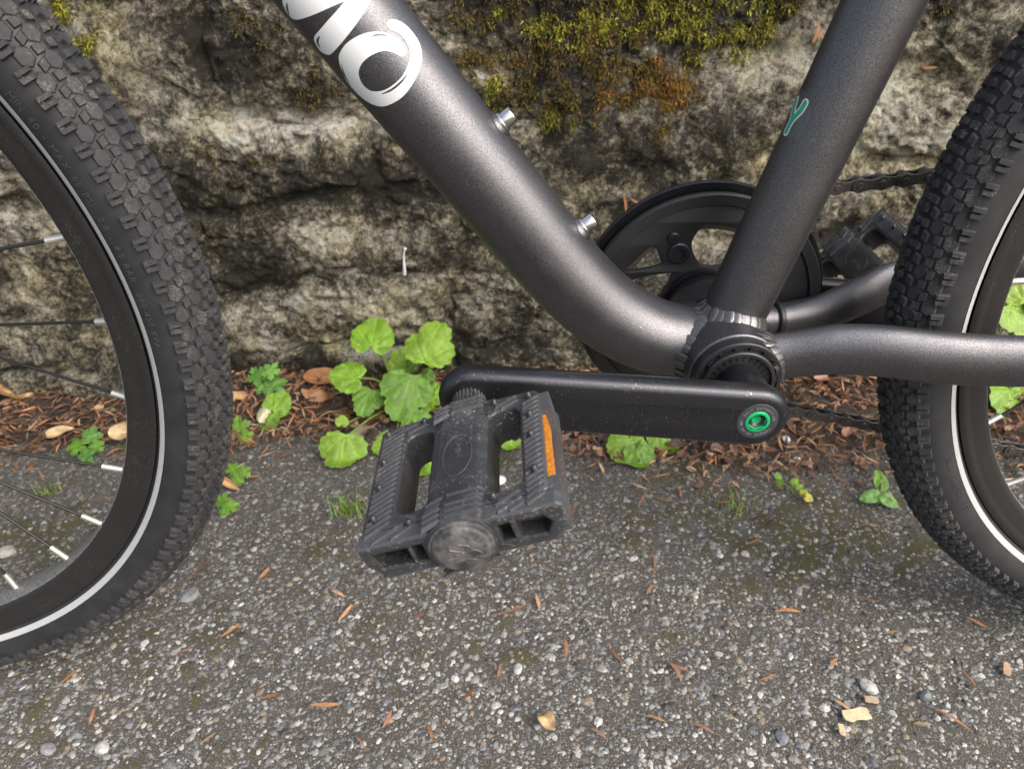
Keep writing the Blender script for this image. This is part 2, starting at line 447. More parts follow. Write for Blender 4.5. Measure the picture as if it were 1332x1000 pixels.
o = link('road', mesh('road', np.stack([xx, yy, zz], 1), Fq, ROAD, True, {'moss': np.where(near, moss_mask(xx, yy), 0.2)}))
tag(o, 'grey asphalt road surface with bare worn chippings', None, None, 'structure')

# dark soil strip under the leaf litter at the wall foot
sx = np.arange(-1.2, 1.0, 0.006); sy = np.linspace(0, 1, 30)
SX, SY = np.meshgrid(sx, sy); e = litter_edge(sx)
yy2 = e[None, :] - 0.006 + (0.425 - e[None, :]) * SY
z2 = gz(SX.ravel(), yy2.ravel()) + 0.0045 * np.clip(SY.ravel() * 8 - 0.8, -1, 1) + 0.003 * fbm(np.stack([SX.ravel(), yy2.ravel(), SX.ravel() * 0], 1), 45, 3)
ii = np.arange(SX.size).reshape(SX.shape)
Fq = np.stack([ii[:-1, :-1], ii[:-1, 1:], ii[1:, 1:], ii[1:, :-1]], -1).reshape(-1, 4)
o = link('soil', mesh('soil', np.stack([SX.ravel(), yy2.ravel(), z2], 1), Fq, SOIL))
tag(o, 'dark soil strip along the foot of the stone wall', None, None, 'structure')

# chippings: tens of thousands of angular stones bedded in the binder
def template():
    a5 = np.arange(5) * 2 * PI / 5
    V = [(0, 0, 1)] + [(0.80 * math.cos(t), 0.80 * math.sin(t), 0.62) for t in a5] + [(1.05 * math.cos(t + 0.63), 1.05 * math.sin(t + 0.63), -0.25) for t in a5]
    F = [(0, 1 + i, 1 + (i + 1) % 5) for i in range(5)]
    for i in range(5):
        F += [(1 + i, 6 + i, 1 + (i + 1) % 5), (1 + (i + 1) % 5, 6 + i, 6 + (i + 1) % 5)]
    return np.array(V), np.array(F)
def scatter_stones(xs, ys, rad, cols, sink, flat=0.62):
    TV, TF = template(); n = len(xs)
    V = np.tile(TV, (n, 1, 1)) * (1 + rng.normal(0, 0.16, (n, len(TV), 3)))
    V *= np.stack([rad * rng.uniform(0.75, 1.35, n), rad * rng.uniform(0.65, 1.1, n), rad * flat * rng.uniform(0.7, 1.15, n)], 1)[:, None]
    t1 = rng.normal(0, 0.25, n); c, s_ = np.cos(t1)[:, None], np.sin(t1)[:, None]
    yv, zv = V[..., 1] * c - V[..., 2] * s_, V[..., 1] * s_ + V[..., 2] * c
    t2 = rng.uniform(0, 2 * PI, n); c, s_ = np.cos(t2)[:, None], np.sin(t2)[:, None]
    X = V[..., 0] * c - yv * s_ + xs[:, None]; Y = V[..., 0] * s_ + yv * c + ys[:, None]
    Z = zv + (gz(xs, ys) - sink * rad)[:, None]
    F = (TF[None] + (np.arange(n) * len(TV))[:, None, None]).reshape(-1, 3)
    return np.stack([X, Y, Z], -1).reshape(-1, 3), F, np.repeat(cols, len(TV), 0)
N = 112000
xs = rng.uniform(-1.05, 0.85, N); ys = rng.uniform(-0.27, 0.33, N)
keep = (ys < litter_edge(xs) + 0.02)
xs, ys = xs[keep], ys[keep]; n = len(xs)
rad = np.clip(rng.lognormal(math.log(0.00150), 0.38, n), 0.0008, 0.0042)
pal = np.array([(0.38, 0.37, 0.345), (0.28, 0.273, 0.258), (0.19, 0.186, 0.18), (0.15, 0.149, 0.148), (0.085, 0.085, 0.086), (0.11, 0.117, 0.13), (0.21, 0.165, 0.12), (0.055, 0.050, 0.046)])
pick = rng.choice(8, n, p=[0.09, 0.12, 0.18, 0.20, 0.16, 0.08, 0.08, 0.09])
# cleaner, paler stones out on the road, dirtier ones towards the wall
dirty = np.clip((ys - 0.02) / 0.20, 0, 1)
cols = pal[pick] * rng.uniform(0.75, 1.2, (n, 1))
soilc = np.array([0.07, 0.06, 0.042])
mx = (0.62 * dirty * rng.uniform(0.3, 1.2, n))[:, None]
cols = cols * (1 - mx) + soilc * mx
mm = moss_mask(xs, ys)
sel = rng.random(n) > mm * 0.55
xs, ys, rad, cols = xs[sel], ys[sel], rad[sel], cols[sel]
V, F, Cc = scatter_stones(xs, ys, rad, cols, 0.18, 0.52)
o = link('road_chippings', mesh('road_chippings', V, F, AGG, False, {'tint': Cc}))
tag(o, 'pale and dark stone chippings bedded in the asphalt', None, None, 'stuff')

# ------------------------------------------------------------------ stone wall
wall = thing('stone_wall', 'rough old stone wall covered in lichen and moss behind the bicycle', 'wall', (-0.1, 0.40, 0))
WY = 0.388
rowz = [-0.02, 0.046, 0.135, 0.222, 0.318, 0.425, 0.53, 0.64]
X0, X1 = -1.25, 1.05
def rowline(i, xq):
    xq = np.asarray(xq, float)
    amp = 0.0 if i == 0 else (0.014 if i == 1 else 0.042)
    return rowz[i] + amp * fbm(np.stack([xq, xq * 0 + i * 7.7, xq * 0], 1), 6.5, 2)
# lichen patches, dark algae patches, and the shade of one joint hole painted dark (x, z, rx, rz, amount)
PATCH = [(-0.52, 0.40, 0.06, 0.04, 0.5), (-0.47, 0.36, 0.06, 0.03, 0.25), (-0.40, 0.300, 0.11, 0.026, 0.55), (-0.26, 0.300, 0.06, 0.028, 0.5),
         (-0.31, 0.195, 0.055, 0.022, 0.6), (-0.27, 0.175, 0.05, 0.018, 0.35), (-0.33, 0.098, 0.10, 0.022, 0.45), (-0.37, 0.052, 0.10, 0.008, 0.8), (-0.26, 0.046, 0.05, 0.01, 0.5),
         (0.14, 0.330, 0.05, 0.035, 0.6), (0.25, 0.33, 0.06, 0.04, 0.5), (0.32, 0.26, 0.08, 0.05, 0.4), (-0.04, 0.215, 0.05, 0.03, 0.25), (0.20, 0.25, 0.07, 0.04, 0.3),
         (-0.62, 0.25, 0.08, 0.03, 0.45), (-0.58, 0.20, 0.07, 0.02, 0.35), (-0.66, 0.10, 0.10, 0.05, 0.3), (0.08, 0.155, 0.05, 0.03, 0.4), (0.24, 0.13, 0.05, 0.03, 0.45), (-0.145, 0.335, 0.025, 0.02, 0.5),
         (-0.40, 0.235, 0.14, 0.028, -0.42), (-0.22, 0.235, 0.08, 0.030, -0.40), (-0.36, 0.365, 0.05, 0.02, -0.5), (-0.02, 0.40, 0.14, 0.04, -0.6), (-0.42, 0.14, 0.05, 0.03, -0.4),
         (0.02, 0.25, 0.08, 0.02, -0.3), (-0.15, 0.27, 0.04, 0.05, -0.35), (0.24, 0.165, 0.03, 0.012, -0.9), (0.30, 0.40, 0.07, 0.02, -0.4), (-0.35, 0.02, 0.12, 0.014, -0.35), (-0.60, 0.31, 0.05, 0.02, -0.4)]
def lichen(xq, zq):
    s_ = np.zeros_like(xq)
    wob = 0.018 * fbm(np.stack([xq, zq, xq * 0], 1), 26, 3); wob2 = 0.012 * fbm(np.stack([xq, zq, xq * 0 + 5], 1), 26, 3)
    for px, pz, rx, rz, am in PATCH: s_ += am * np.exp(-(((xq + wob - px) / rx) ** 2 + ((zq + wob2 - pz) / rz) ** 2))
    return s_
def foot(xq, zq):
    # the wall foot stands further out at both ends of the view
    l = 1 / (1 + np.exp((xq + 0.475) / 0.022)); r = 1 / (1 + np.exp(-(xq + 0.06) / 0.03))
    return (0.030 * l + 0.026 * r) * np.clip(1.25 - zq / 0.13, 0, 1)
allV = []; allF = []; kk = 0
edges_forced = {3: [-0.07, 0.10], 2: [0.245], 1: [-0.45, -0.185], 0: [-0.45, -0.19]}
for i in range(7):
    xsplit = [X0]
    r_ = random.Random(40 + i)
    while xsplit[-1] < X1:
        xsplit.append(xsplit[-1] + r_.uniform(0.13, 0.30) * (1.0 if i else 1.25))
    xsplit[-1] = X1
    for fxv in edges_forced.get(i, []):
        j = min(range(1, len(xsplit) - 1), key=lambda q: abs(xsplit[q] - fxv)); xsplit[j] = fxv
    for a, b in zip(xsplit[:-1], xsplit[1:]):
        if b - a < 0.04: continue
        g = 0.0035
        bot = [(t, float(rowline(i, [t])[0]) + g) for t in np.linspace(a + g, b - g, 9)]
        top = [(t, float(rowline(i + 1, [t])[0]) - g) for t in np.linspace(b - g, a + g, 9)]
        sl1, sl2 = r_.uniform(-0.03, 0.03), r_.uniform(-0.03, 0.03)
        poly = np.array(bot + [(b - g + sl1 * 0.5, (bot[-1][1] + top[0][1]) / 2)] + top + [(a + g + sl2 * 0.5, (bot[0][1] + top[-1][1]) / 2)])
        poly = closedsmooth(poly, 4)
        seg = np.r_[0, np.cumsum(np.linalg.norm(np.roll(poly, -1, 0) - poly, axis=1))]
        per = seg[-1]; hid = rowz[i] > 0.43 or b < -0.85 or a > 0.62
        res = 0.007 if hid else 0.0030
        nb = int(per / res); tt = np.linspace(0, per, nb, endpoint=False); pc = np.vstack([poly, poly[:1]])
        B = np.stack([np.interp(tt, seg, pc[:, 0]), np.interp(tt, seg, pc[:, 1])], 1)
        wv = fbm(np.stack([B[:, 0], B[:, 1], B[:, 0] * 0 + i], 1), 24, 3)
        cen = B.mean(0); dv = B - cen; ln = np.linalg.norm(dv, axis=1)
        B = cen + dv * (1 + 0.011 * wv / ln)[:, None]
        halfmin = min(0.5 * (b - a), 0.5 * (rowz[i + 1] - rowz[i]))
        nr = int(max(ln.max() / res * 0.8, 8))
        rho = np.linspace(0, 1, nr + 1)[1:] ** 0.85
        Pxz = np.concatenate([cen[None], (cen + (B - cen)[None] * rho[:, None, None]).reshape(-1, 2)])
        edge = np.r_[halfmin, ((1 - rho)[:, None] * np.minimum(ln, halfmin * 1.6)[None]).ravel()]
        prot = r_.uniform(-0.003, 0.008) + (0.010 if i == 0 else 0)
        tilt = r_.uniform(-0.08, 0.08); tilt2 = r_.uniform(-0.10, 0.06)
        y = WY - prot + tilt * (Pxz[:, 0] - cen[0]) + tilt2 * (Pxz[:, 1] - cen[1])
        P3 = np.stack([Pxz[:, 0], Pxz[:, 1], Pxz[:, 0] * 0 + 0.4], 1)
        y += (0.008 * np.exp(-edge / 0.0045) + 0.003 * np.exp(-edge / 0.018)) * (0.45 + 0.9 * vnoise(P3 * 17 + 5))
        P3 = np.stack([Pxz[:, 0], Pxz[:, 1], Pxz[:, 0] * 0 + 0.4], 1)
        y += (0.008 * np.exp(-edge / 0.0045) + 0.003 * np.exp(-edge / 0.018)) * (0.45 + 0.9 * vnoise(P3 * 17 + 5))
        P3 = np.stack([Pxz[:, 0], Pxz[:, 1], Pxz[:, 0] * 0 + 0.4], 1)
        y -= 0.0060 * fbm(P3, 13, 3, 2.0) + 0.0062 * fbm(P3, 42, 3) + 0.0046 * fbm(P3, 140, 2) + foot(Pxz[:, 0], Pxz[:, 1])
        ridge = 1 - np.abs(fbm(P3, 20, 3, 9.0)) * 3
        y += 0.0035 * np.clip(ridge, 0, 1) ** 3
        V = np.stack([Pxz[:, 0], y, Pxz[:, 1]], 1)
        Fs = [(0, 1 + j, 1 + (j + 1) % nb) for j in range(nb)]
        q = np.arange(nr * nb).reshape(nr, nb) + 1; qn = np.roll(q, -1, 1)
        Fqd = np.stack([q[:-1], q[1:], qn[1:], qn[:-1]], -1).reshape(-1, 4)
        tri = np.concatenate([np.array(Fs), Fqd[:, [0, 1, 2]], Fqd[:, [0, 2, 3]]])
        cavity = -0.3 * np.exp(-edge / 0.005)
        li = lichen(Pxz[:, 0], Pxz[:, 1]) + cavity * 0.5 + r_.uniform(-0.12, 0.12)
        put('stone', (V, tri), STONE, wall, True, {'lichen': li})
        allV.append(V); allF.append(tri + kk); kk += len(V)
# mortar body: a solid block whose face sits back between the stones
mxs = np.arange(X0, X1 + 0.001, 0.0045); mzs = np.arange(-0.05, 0.66, 0.0045)
MX, MZ = np.meshgrid(mxs, mzs); P3 = np.stack([MX.ravel(), MZ.ravel(), MX.ravel() * 0 + 3], 1)
my = WY + 0.0035 - foot(MX.ravel(), MZ.ravel()) - 0.016 * fbm(P3, 11, 2, 4.0) - 0.009 * fbm(P3, 38, 3) - 0.0065 * fbm(P3, 105, 3)
mv = np.stack([MX.ravel(), my, MZ.ravel()], 1)
ii = np.arange(MX.size).reshape(MX.shape)
fq = np.stack([ii[:-1, :-1], ii[:-1, 1:], ii[1:, 1:], ii[1:, :-1]], -1).reshape(-1, 4)
nb_ = len(mv); r0, r1 = ii[0], ii[-1]
back = np.array([(X0, 0.86, -0.05), (X1, 0.86, -0.05), (X1, 0.86, 0.655), (X0, 0.86, 0.655)])
Fm = [tuple(f) for f in fq.tolist()] + [tuple(int(v) for v in r1) + (nb_ + 2, nb_ + 3), (nb_, nb_ + 3, nb_ + 2, nb_ + 1),
     tuple(int(v) for v in ii[:, 0]) + (nb_ + 3, nb_), tuple(int(v) for v in ii[::-1, -1]) + (nb_ + 1, nb_ + 2)]
put('mortar', (np.vstack([mv, back]), Fm), MORTAR, wall, True, {'lichen': np.r_[lichen(mv[:, 0], mv[:, 2]) - 0.05, np.zeros(4)]})
tri = np.concatenate([fq[:, [0, 1, 2]], fq[:, [0, 2, 3]]]); allV.append(mv); allF.append(tri + kk)
bvh = BVHTree.FromPolygons(np.concatenate(allV).tolist(), np.concatenate(allF).tolist())
def wall_y(xq, zq):
    h = bvh.ray_cast(Vector((xq, 0.2, zq)), Vector((0, 1, 0)))
    return (h[0].y, h[1]) if h[0] is not None else (WY, Vector((0, -1, 0)))

# moss cushions on the wall: short leafy shoots
MZN = [(-0.02, 0.385, 0.075, 0.010, 0, 500), (0.055, 0.366, 0.055, 0.012, 0, 480), (0.115, 0.352, 0.012, 0.016, 0, 110), (-0.03, 0.368, 0.05, 0.010, 1, 300),
       (-0.055, 0.345, 0.05, 0.014, 1, 300), (0.035, 0.318, 0.030, 0.014, 2, 420), (-0.01, 0.325, 0.04, 0.018, 1, 260), (-0.075, 0.305, 0.04, 0.008, 1, 170), (-0.065, 0.282, 0.016, 0.012, 0, 90),
       (-0.145, 0.375, 0.012, 0.02, 1, 110), (-0.128, 0.338, 0.007, 0.014, 0, 60), (-0.515, 0.410, 0.006, 0.012, 0, 60), (-0.50, 0.385, 0.008, 0.008, 0, 50), (-0.305, 0.328, 0.016, 0.010, 3, 130),
       (0.02, 0.415, 0.12, 0.010, 3, 500), (-0.10, 0.410, 0.05, 0.014, 3, 260), (0.17, 0.40, 0.05, 0.012, 3, 160), (0.06, 0.395, 0.05, 0.008, 0, 160), (-0.36, 0.385, 0.04, 0.012, 3, 90), (-0.40, 0.27, 0.05, 0.006, 3, 60), (-0.26, 0.27, 0.05, 0.010, 3, 60), (0.28, 0.40, 0.05, 0.012, 3, 80)]
mpal = {0: [(0.25, 0.235, 0.02), (0.16, 0.155, 0.02), (0.33, 0.31, 0.035), (0.09, 0.08, 0.018), (0.055, 0.046, 0.016)], 1: [(0.11, 0.085, 0.018), (0.15, 0.12, 0.02), (0.06, 0.046, 0.016), (0.17, 0.10, 0.02), (0.045, 0.036, 0.015)],
        2: [(0.22, 0.115, 0.018), (0.17, 0.085, 0.02), (0.25, 0.15, 0.02), (0.10, 0.06, 0.02)], 3: [(0.045, 0.036, 0.018), (0.07, 0.05, 0.02), (0.12, 0.09, 0.02), (0.03, 0.025, 0.015)]}
V = []; F = []; T = []
for cx, cz, rx, rz, ty, cnt in MZN:
    subs = [(random.gauss(cx, rx * 0.8), random.gauss(cz, rz * 0.9), random.uniform(0.003, 0.0075)) for _ in range(max(3, cnt // 22))]
    for _ in range(cnt):
        qx, qz, qr = random.choice(subs); px, pz = random.gauss(qx, qr), random.gauss(qz, qr * 0.8)
        lift = 0.0045 * math.exp(-((px - qx) ** 2 + (pz - qz) ** 2) / (qr * qr)) * random.uniform(0.2, 1.0)
        py, nn = wall_y(px, pz)
        col = np.array(random.choice(mpal[ty])) * random.uniform(0.7, 1.3)
        for _ in range(9):
            d = Vector((random.gauss(0, 0.8), -abs(random.gauss(0.7, 0.4)), random.gauss(-0.15, 0.8))).normalized()
            L = random.uniform(0.0022, 0.0066); sdv = d.cross(Vector((random.gauss(0, 1), random.gauss(0, 1), random.gauss(0, 1)))).normalized() * random.uniform(0.0003, 0.0007)
            p = Vector((px + random.gauss(0, 0.0018), py + 0.0006 - lift, pz + random.gauss(0, 0.0018)))
            k = len(V); mid = p + d * L * 0.6
            tip = p + d * L + Vector((0, 0, -0.25 * L))
            V += [p[:], (mid + sdv)[:], (mid - sdv)[:], tip[:]]; F += [(k, k + 1, k + 2), (k + 1, k + 3, k + 2)]
            T += [col * 0.75, col, col, col * 1.25]
o = link('wall_moss', mesh('wall_moss', np.array(V), np.array(F), MOSS, False, {'tint': np.array(T)}))
tag(o, 'yellow green and rust coloured moss cushions growing on the stone wall', None, None, 'stuff')

# pale streak stuck on the wall
px, pz = -0.2335, 0.150
py, _ = wall_y(px, pz)
o = put('bird_dropping', tube(smoothpath([(px + 0.0028, py - 0.001, pz + 0.0165), (px + 0.0004, py - 0.0022, pz + 0.008), (px - 0.0005, py - 0.003, pz - 0.006), (px - 0.0015, py - 0.001, pz - 0.016)], 5),
        np.array([0.0014, 0.0019, 0.0012, 0.0009, 0.0008, 0.0010, 0.0012, 0.0011, 0.0013, 0.0016, 0.0015, 0.0018, 0.0022, 0.0019, 0.0021, 0.0012]), 9), DROP, None, True, None, (px, py, pz))
tag(o, 'white streak of bird dropping on the wall above the green plants', 'bird dropping')

# ------------------------------------------------------------------ bicycle
ZB, ZW, XF, XR = 0.26198, 0.296, -0.57577, 0.38816
bike = thing('bicycle', 'dark grey bicycle standing on the asphalt in front of the mossy stone wall', 'bicycle', (0, 0, 0))
DCn, DA, DP = np.array((-0.190, 0, 0.445)), np.array((0.6, 0, -0.8)), np.array((0.8, 0, 0.6))
dt = smoothpath([(-0.378, 0, 0.6957), (-0.30, 0, 0.5917), (-0.19, 0, 0.445), (-0.145, 0, 0.385), (-0.115, 0, 0.345), (-0.090, 0, 0.3117), (-0.066, 0, 0.2865), (-0.040, 0, 0.2700), (-0.012, 0, 0.263)], 12)
rr = np.interp(dt[:, 0], [-0.4, -0.1, -0.05, -0.01], [0.0222, 0.0222, 0.0216, 0.0204])
down = put('down_tube', tube(dt, rr, 64), FRAME, bike)
sa = np.array((0.287, 0, 0.958)); sa /= np.linalg.norm(sa)
seat_c = np.array((0, 0, ZB)); sp_ = np.array((-sa[2], 0, sa[0]))
seat = put('seat_tube', tube([seat_c + sa * t for t in np.linspace(0.012, 0.40, 30)], 0.01742, 64), FRAME, bike)
put('bottom_bracket_shell', xf(lathe([(-0.034, 0.0195), (-0.034, 0.0243), (-0.0332, 0.0250), (0.0332, 0.0250), (0.034, 0.0243), (0.034, 0.0195)], 72), None, (0, 0, ZB)), FRAME, bike)
# weld beads round each joint
def weld(curve, nrm, r, count):
    b = MB(); curve = np.asarray(curve); nrm = np.asarray(nrm)
    seg = np.r_[0, np.cumsum(np.linalg.norm(np.diff(curve, axis=0), axis=1))]
    for t in np.linspace(0, seg[-1], count):
        p = np.array([np.interp(t, seg, curve[:, i]) for i in range(3)]); nn = np.array([np.interp(t, seg, nrm[:, i]) for i in range(3)]); nn /= np.linalg.norm(nn)
        t2 = min(t + 1e-4, seg[-1]); t1 = max(t2 - 2e-4, 0)
        tg = np.array([np.interp(t2, seg, curve[:, i]) - np.interp(t1, seg, curve[:, i]) for i in range(3)]); tg -= nn * (tg @ nn); tg /= max(np.linalg.norm(tg), 1e-9)
        cr = np.cross(nn, tg); p = p + (tg * random.gauss(0, 0.0004) + cr * random.gauss(0, 0.0003)); r_k = random.uniform(0.9, 1.12)
        tl = 0.20 + random.gauss(0, 0.07); n2 = nn * math.cos(tl) + tg * math.sin(tl); g2 = tg * math.cos(tl) - nn * math.sin(tl)
        V = []; F = []
        for i, ph in enumerate((0, 22, 45, 70, 90)):
            for j in range(14):
                a = j * 2 * PI / 14; q = math.sin(math.radians(ph)); z = math.cos(math.radians(ph))
                V.append(p + (g2 * math.cos(a) * r * 0.80 + cr * math.sin(a) * r * 1.1 * r_k) * q + n2 * z * r * 0.22 * r_k)
        for i in range(4):
            for j in range(14): F.append((i * 14 + j, (i + 1) * 14 + j, (i + 1) * 14 + (j + 1) % 14, i * 14 + (j + 1) % 14))
        b.add((V, F))
    return b
def joint(axis, centre, r1, r2, count, rb):
    """where a tube of radius r1 along -axis (pointing away from shell) meets the shell of radius 0.0226"""
    a = np.array(axis, float); a /= np.linalg.norm(a); u = np.cross(a, (0, 1, 0)); u /= np.linalg.norm(u)
    pts = []; ns = []
    for t in np.linspace(0, 2 * PI, 97):
        o_ = np.array(centre) + u * r1 * math.cos(t) + np.array((0, 1, 0)) * r2 * math.sin(t)
        d = o_ - np.array((0, 0, ZB)); B = d[0] * a[0] + d[2] * a[2]; Cq = d[0] ** 2 + d[2] ** 2 - 0.0250 ** 2
        D = max(B * B - Cq, 0); s_ = -B + math.sqrt(D)
        p = o_ + a * s_; pts.append(p)
        n1 = np.array((p[0], 0, p[2] - ZB)); n1 /= np.linalg.norm(n1); n2 = u * math.cos(t) / r1 + np.array((0, 1, 0)) * math.sin(t) / r2; n2 /= np.linalg.norm(n2)
        nn = n1 + n2; ns.append(nn / np.linalg.norm(nn))
    return weld(pts, ns, rb, count)
put('weld_bead', joint((-1, 0, 0.05), (0, 0, ZB + 0.0006), 0.0206, 0.0206, 30, 0.0082).get(), WELD, bike)
put('weld_bead', joint(sa, (0, 0, ZB), 0.0182, 0.0182, 28, 0.0080).get(), WELD, bike)
put('weld_bead', joint((1, 0, 0.12), (0, -0.0265, ZB + 0.004), 0.0138, 0.0090, 20, 0.0064).get(), WELD, bike)
put('weld_bead', joint((1, 0, 0.0), (0, 0.0265, ZB), 0.0125, 0.0085, 28, 0.0044).get(), WELD, bike)
# chainstays
nc = smoothpath([(0.008, -0.0265, 0.2665), (0.03, -0.0285, 0.2705), (0.052, -0.033, 0.2755), (0.075, -0.039, 0.2770), (0.10, -0.0445, 0.2755), (0.13, -0.049, 0.2750), (0.16, -0.053, 0.2765), (0.25, -0.060, 0.284), (0.388, -0.066, 0.296)], 10)
put('chainstay', tube(nc, np.stack([np.interp(nc[:, 0], [0, 0.05, 0.1, 0.2, 0.39], [0.0132, 0.0145, 0.0148, 0.0135, 0.010]), np.interp(nc[:, 0], [0, 0.05, 0.39], [0.0085, 0.0095, 0.008])], 1), 40), FRAME, bike)
fc = smoothpath([(0.008, 0.0265, 0.261), (0.03, 0.030, 0.2595), (0.05, 0.033, 0.259), (0.075, 0.038, 0.2605), (0.10, 0.046, 0.2655), (0.125, 0.054, 0.2705), (0.19, 0.060, 0.276), (0.388, 0.068, 0.296)], 10)
fstay = put('chainstay', tube(fc, np.stack([np.interp(fc[:, 0], [0, 0.04, 0.09, 0.12, 0.2, 0.39], [0.0095, 0.0095, 0.0125, 0.0145, 0.013, 0.010]), np.interp(fc[:, 0], [0, 0.09, 0.12, 0.39], [0.009, 0.0095, 0.0065, 0.008])], 1), 40), FRAME, bike)
i0 = int(np.argmin(abs(fc[:, 0] - 0.041)))
put('cable_clip', tube([fc[i0] + (fc[i0 + 1] - fc[i0]) * t for t in np.linspace(-0.2, 1.6, 5)], np.array([(0.0112, 0.0107), (0.0120, 0.0115), (0.0120, 0.0115), (0.0120, 0.0115), (0.0112, 0.0107)]), 40), GUARD, fstay)
# rest of the frame above and beside the picture
put('head_tube', tube([(-0.384, 0, 0.655), (-0.428, 0, 0.776)], 0.021, 32), FRAME, bike)
put('top_tube', tube([(-0.415, 0, 0.745), (0.085, 0, 0.592)], 0.016, 32), FRAME, bike)
for sgn in (-1, 1):
    put('seatstay', tube(smoothpath([(0.092, sgn * 0.018, 0.575), (0.2, sgn * 0.045, 0.47), (0.388, sgn * 0.066, 0.302)], 6), 0.0075, 16), FRAME, bike)
    put('fork_leg', tube(smoothpath([(-0.388, sgn * 0.03, 0.645), (-0.42, sgn * 0.045, 0.60), (-0.50, sgn * 0.048, 0.43), (XF, sgn * 0.052, ZW)], 6), np.linspace(0.016, 0.009, 19), 20), FRAME, bike)

# bottle-cage bolts on the down tube
def bolt_at(s):
    base = DCn + DA * s + DP * 0.0217
    zx = DP; xx_ = DA; yy_ = np.array((0, 1, 0))
    R = np.stack([xx_, zx, yy_], 1)     # lathe axis y -> outwards
    boss = lathe([(-0.002, 0.0075), (0.0009, 0.0066), (0.0012, 0.0062), (0.0012, 0.001)], 32)
    wash = lathe([(0.0009, 0.0052), (0.0022, 0.0052), (0.0026, 0.0048), (0.0026, 0.0008)], 32)
    head = lathe([(0.0022, 0.0040), (0.0076, 0.0040), (0.0082, 0.0036), (0.0082, 0.0023), (0.0050, 0.0022), (0.0050, 0.0002)], 32, False, True)
    bo = put('bottle_bolt', xf(head, R, base), STEEL, bike)
    put('washer', xf(wash, R, base), STEEL, bo); put('boss', xf(boss, R, base), FRAME, bo)
for s in (0.0862, 0.1538): bolt_at(s)

# decals: outlines drawn in tube coordinates (along, angle) and wrapped on the tube
def decal(name, outer, holes, c, a, p, r, lift, mat, parent, sub=3):
    loops = []
    for L in [outer] + list(holes):
        L = np.array(L, float); L[:, 0] /= 1000; L[:, 1] *= r
        loops.append(closedsmooth(L, sub))
    flat = [Vector((q[0], q[1], 0)) for L in loops for q in L]
    tri = tessellate_polygon([[Vector((q[0], q[1], 0)) for q in L] for L in loops])
    bm = bmesh.new(); vs = [bm.verts.new(q) for q in flat]
    for t in tri:
        try: bm.faces.new([vs[i] for i in t])
        except ValueError: pass
    for wv in np.arange(-0.045, 0.0451, 0.0016):
        bmesh.ops.bisect_plane(bm, geom=bm.verts[:] + bm.edges[:] + bm.faces[:], plane_co=(0, wv, 0), plane_no=(0, 1, 0), dist=1e-7)
    bm.verts.index_update()
    V = np.array([v.co[:] for v in bm.verts]); F = [tuple(v.index for v in f.verts) for f in bm.faces]; bm.free()
    ph = V[:, 1] / r; R = r + lift
    W = c + a * V[:, :1] + p * (R * np.sin(ph))[:, None] + np.array((0, -1, 0)) * (R * np.cos(ph))[:, None]
    # faces outwards
    if F:
        f = F[0]; nn = np.cross(W[f[1]] - W[f[0]], W[f[2]] - W[f[0]])
        if nn[1] > 0: F = [tuple(reversed(f)) for f in F]
    return put(name, (W, F), mat, parent)
OO = [(20.43, 0.628), (19.86, 0.6556), (20.03, 0.7525), (21.84, 0.8605), (25.77, 0.9591), (30.66, 0.9832), (35.58, 0.9267), (40.02, 0.7471), (42.68, 0.5231), (44.58, 0.2688), (45.61, 0.0024), (45.12, -0.2488), (43.41, -0.5198), (40.32, -0.7125), (36.02, -0.8614), (31.4, -0.924), (25.71, -0.8717), (20.88, -0.7433), (16.92, -0.5766), (15.53, -0.4158), (14.89, -0.1888), (15.92, 0.0676), (17.91, 0.2707), (20.38, 0.4185), (23.49, 0.5442), (26.74, 0.6117), (30.22, 0.6308), (33.03, 0.5885), (33.95, 0.5189), (33.37, 0.4475), (31.63, 0.4101), (29.43, 0.3559), (27.23, 0.2668), (25.74, 0.148), (24.69, -0.0275), (24.62, -0.2188), (25.91, -0.3911), (28.16, -0.4925), (31.18, -0.5448), (34.55, -0.5143), (36.81, -0.4011), (38.61, -0.233), (39.4, -0.0336), (39.41, 0.1889), (38.12, 0.3929), (36.11, 0.56), (33.66, 0.6667), (30.22, 0.7156), (26.73, 0.7166), (23.85, 0.6472), (21.77, 0.6049)]
MM = [(9.39, 0.741), (11.36, 0.3784), (12.57, 0.0715), (13.42, -0.2789), (13.69, -0.6381), (12.94, -0.7769), (10.06, -0.9049), (6.82, -0.8618), (5.03, -0.7855), (4.25, -0.6616), (4.12, -0.4835), (3.8, -0.1973), (3.61, 0.0412), (3.18, 0.26680000000000004), (3.06, 0.2768), (1.44, 0.0683), (-0.55, -0.2167), (-2.66, -0.5052), (-4.79, -0.7751), (-6.82, -0.9061), (-10.08, -0.8876), (-12.99, -0.7702), (-13.73, -0.6614), (-13.81, -0.4288), (-11.12, -0.0706), (-7.27, 0.3243), (-3.62, 0.7448), (-0.33, 1.1223), (3.51, 1.369), (6.92, 1.2776), (8.53, 1.025)]
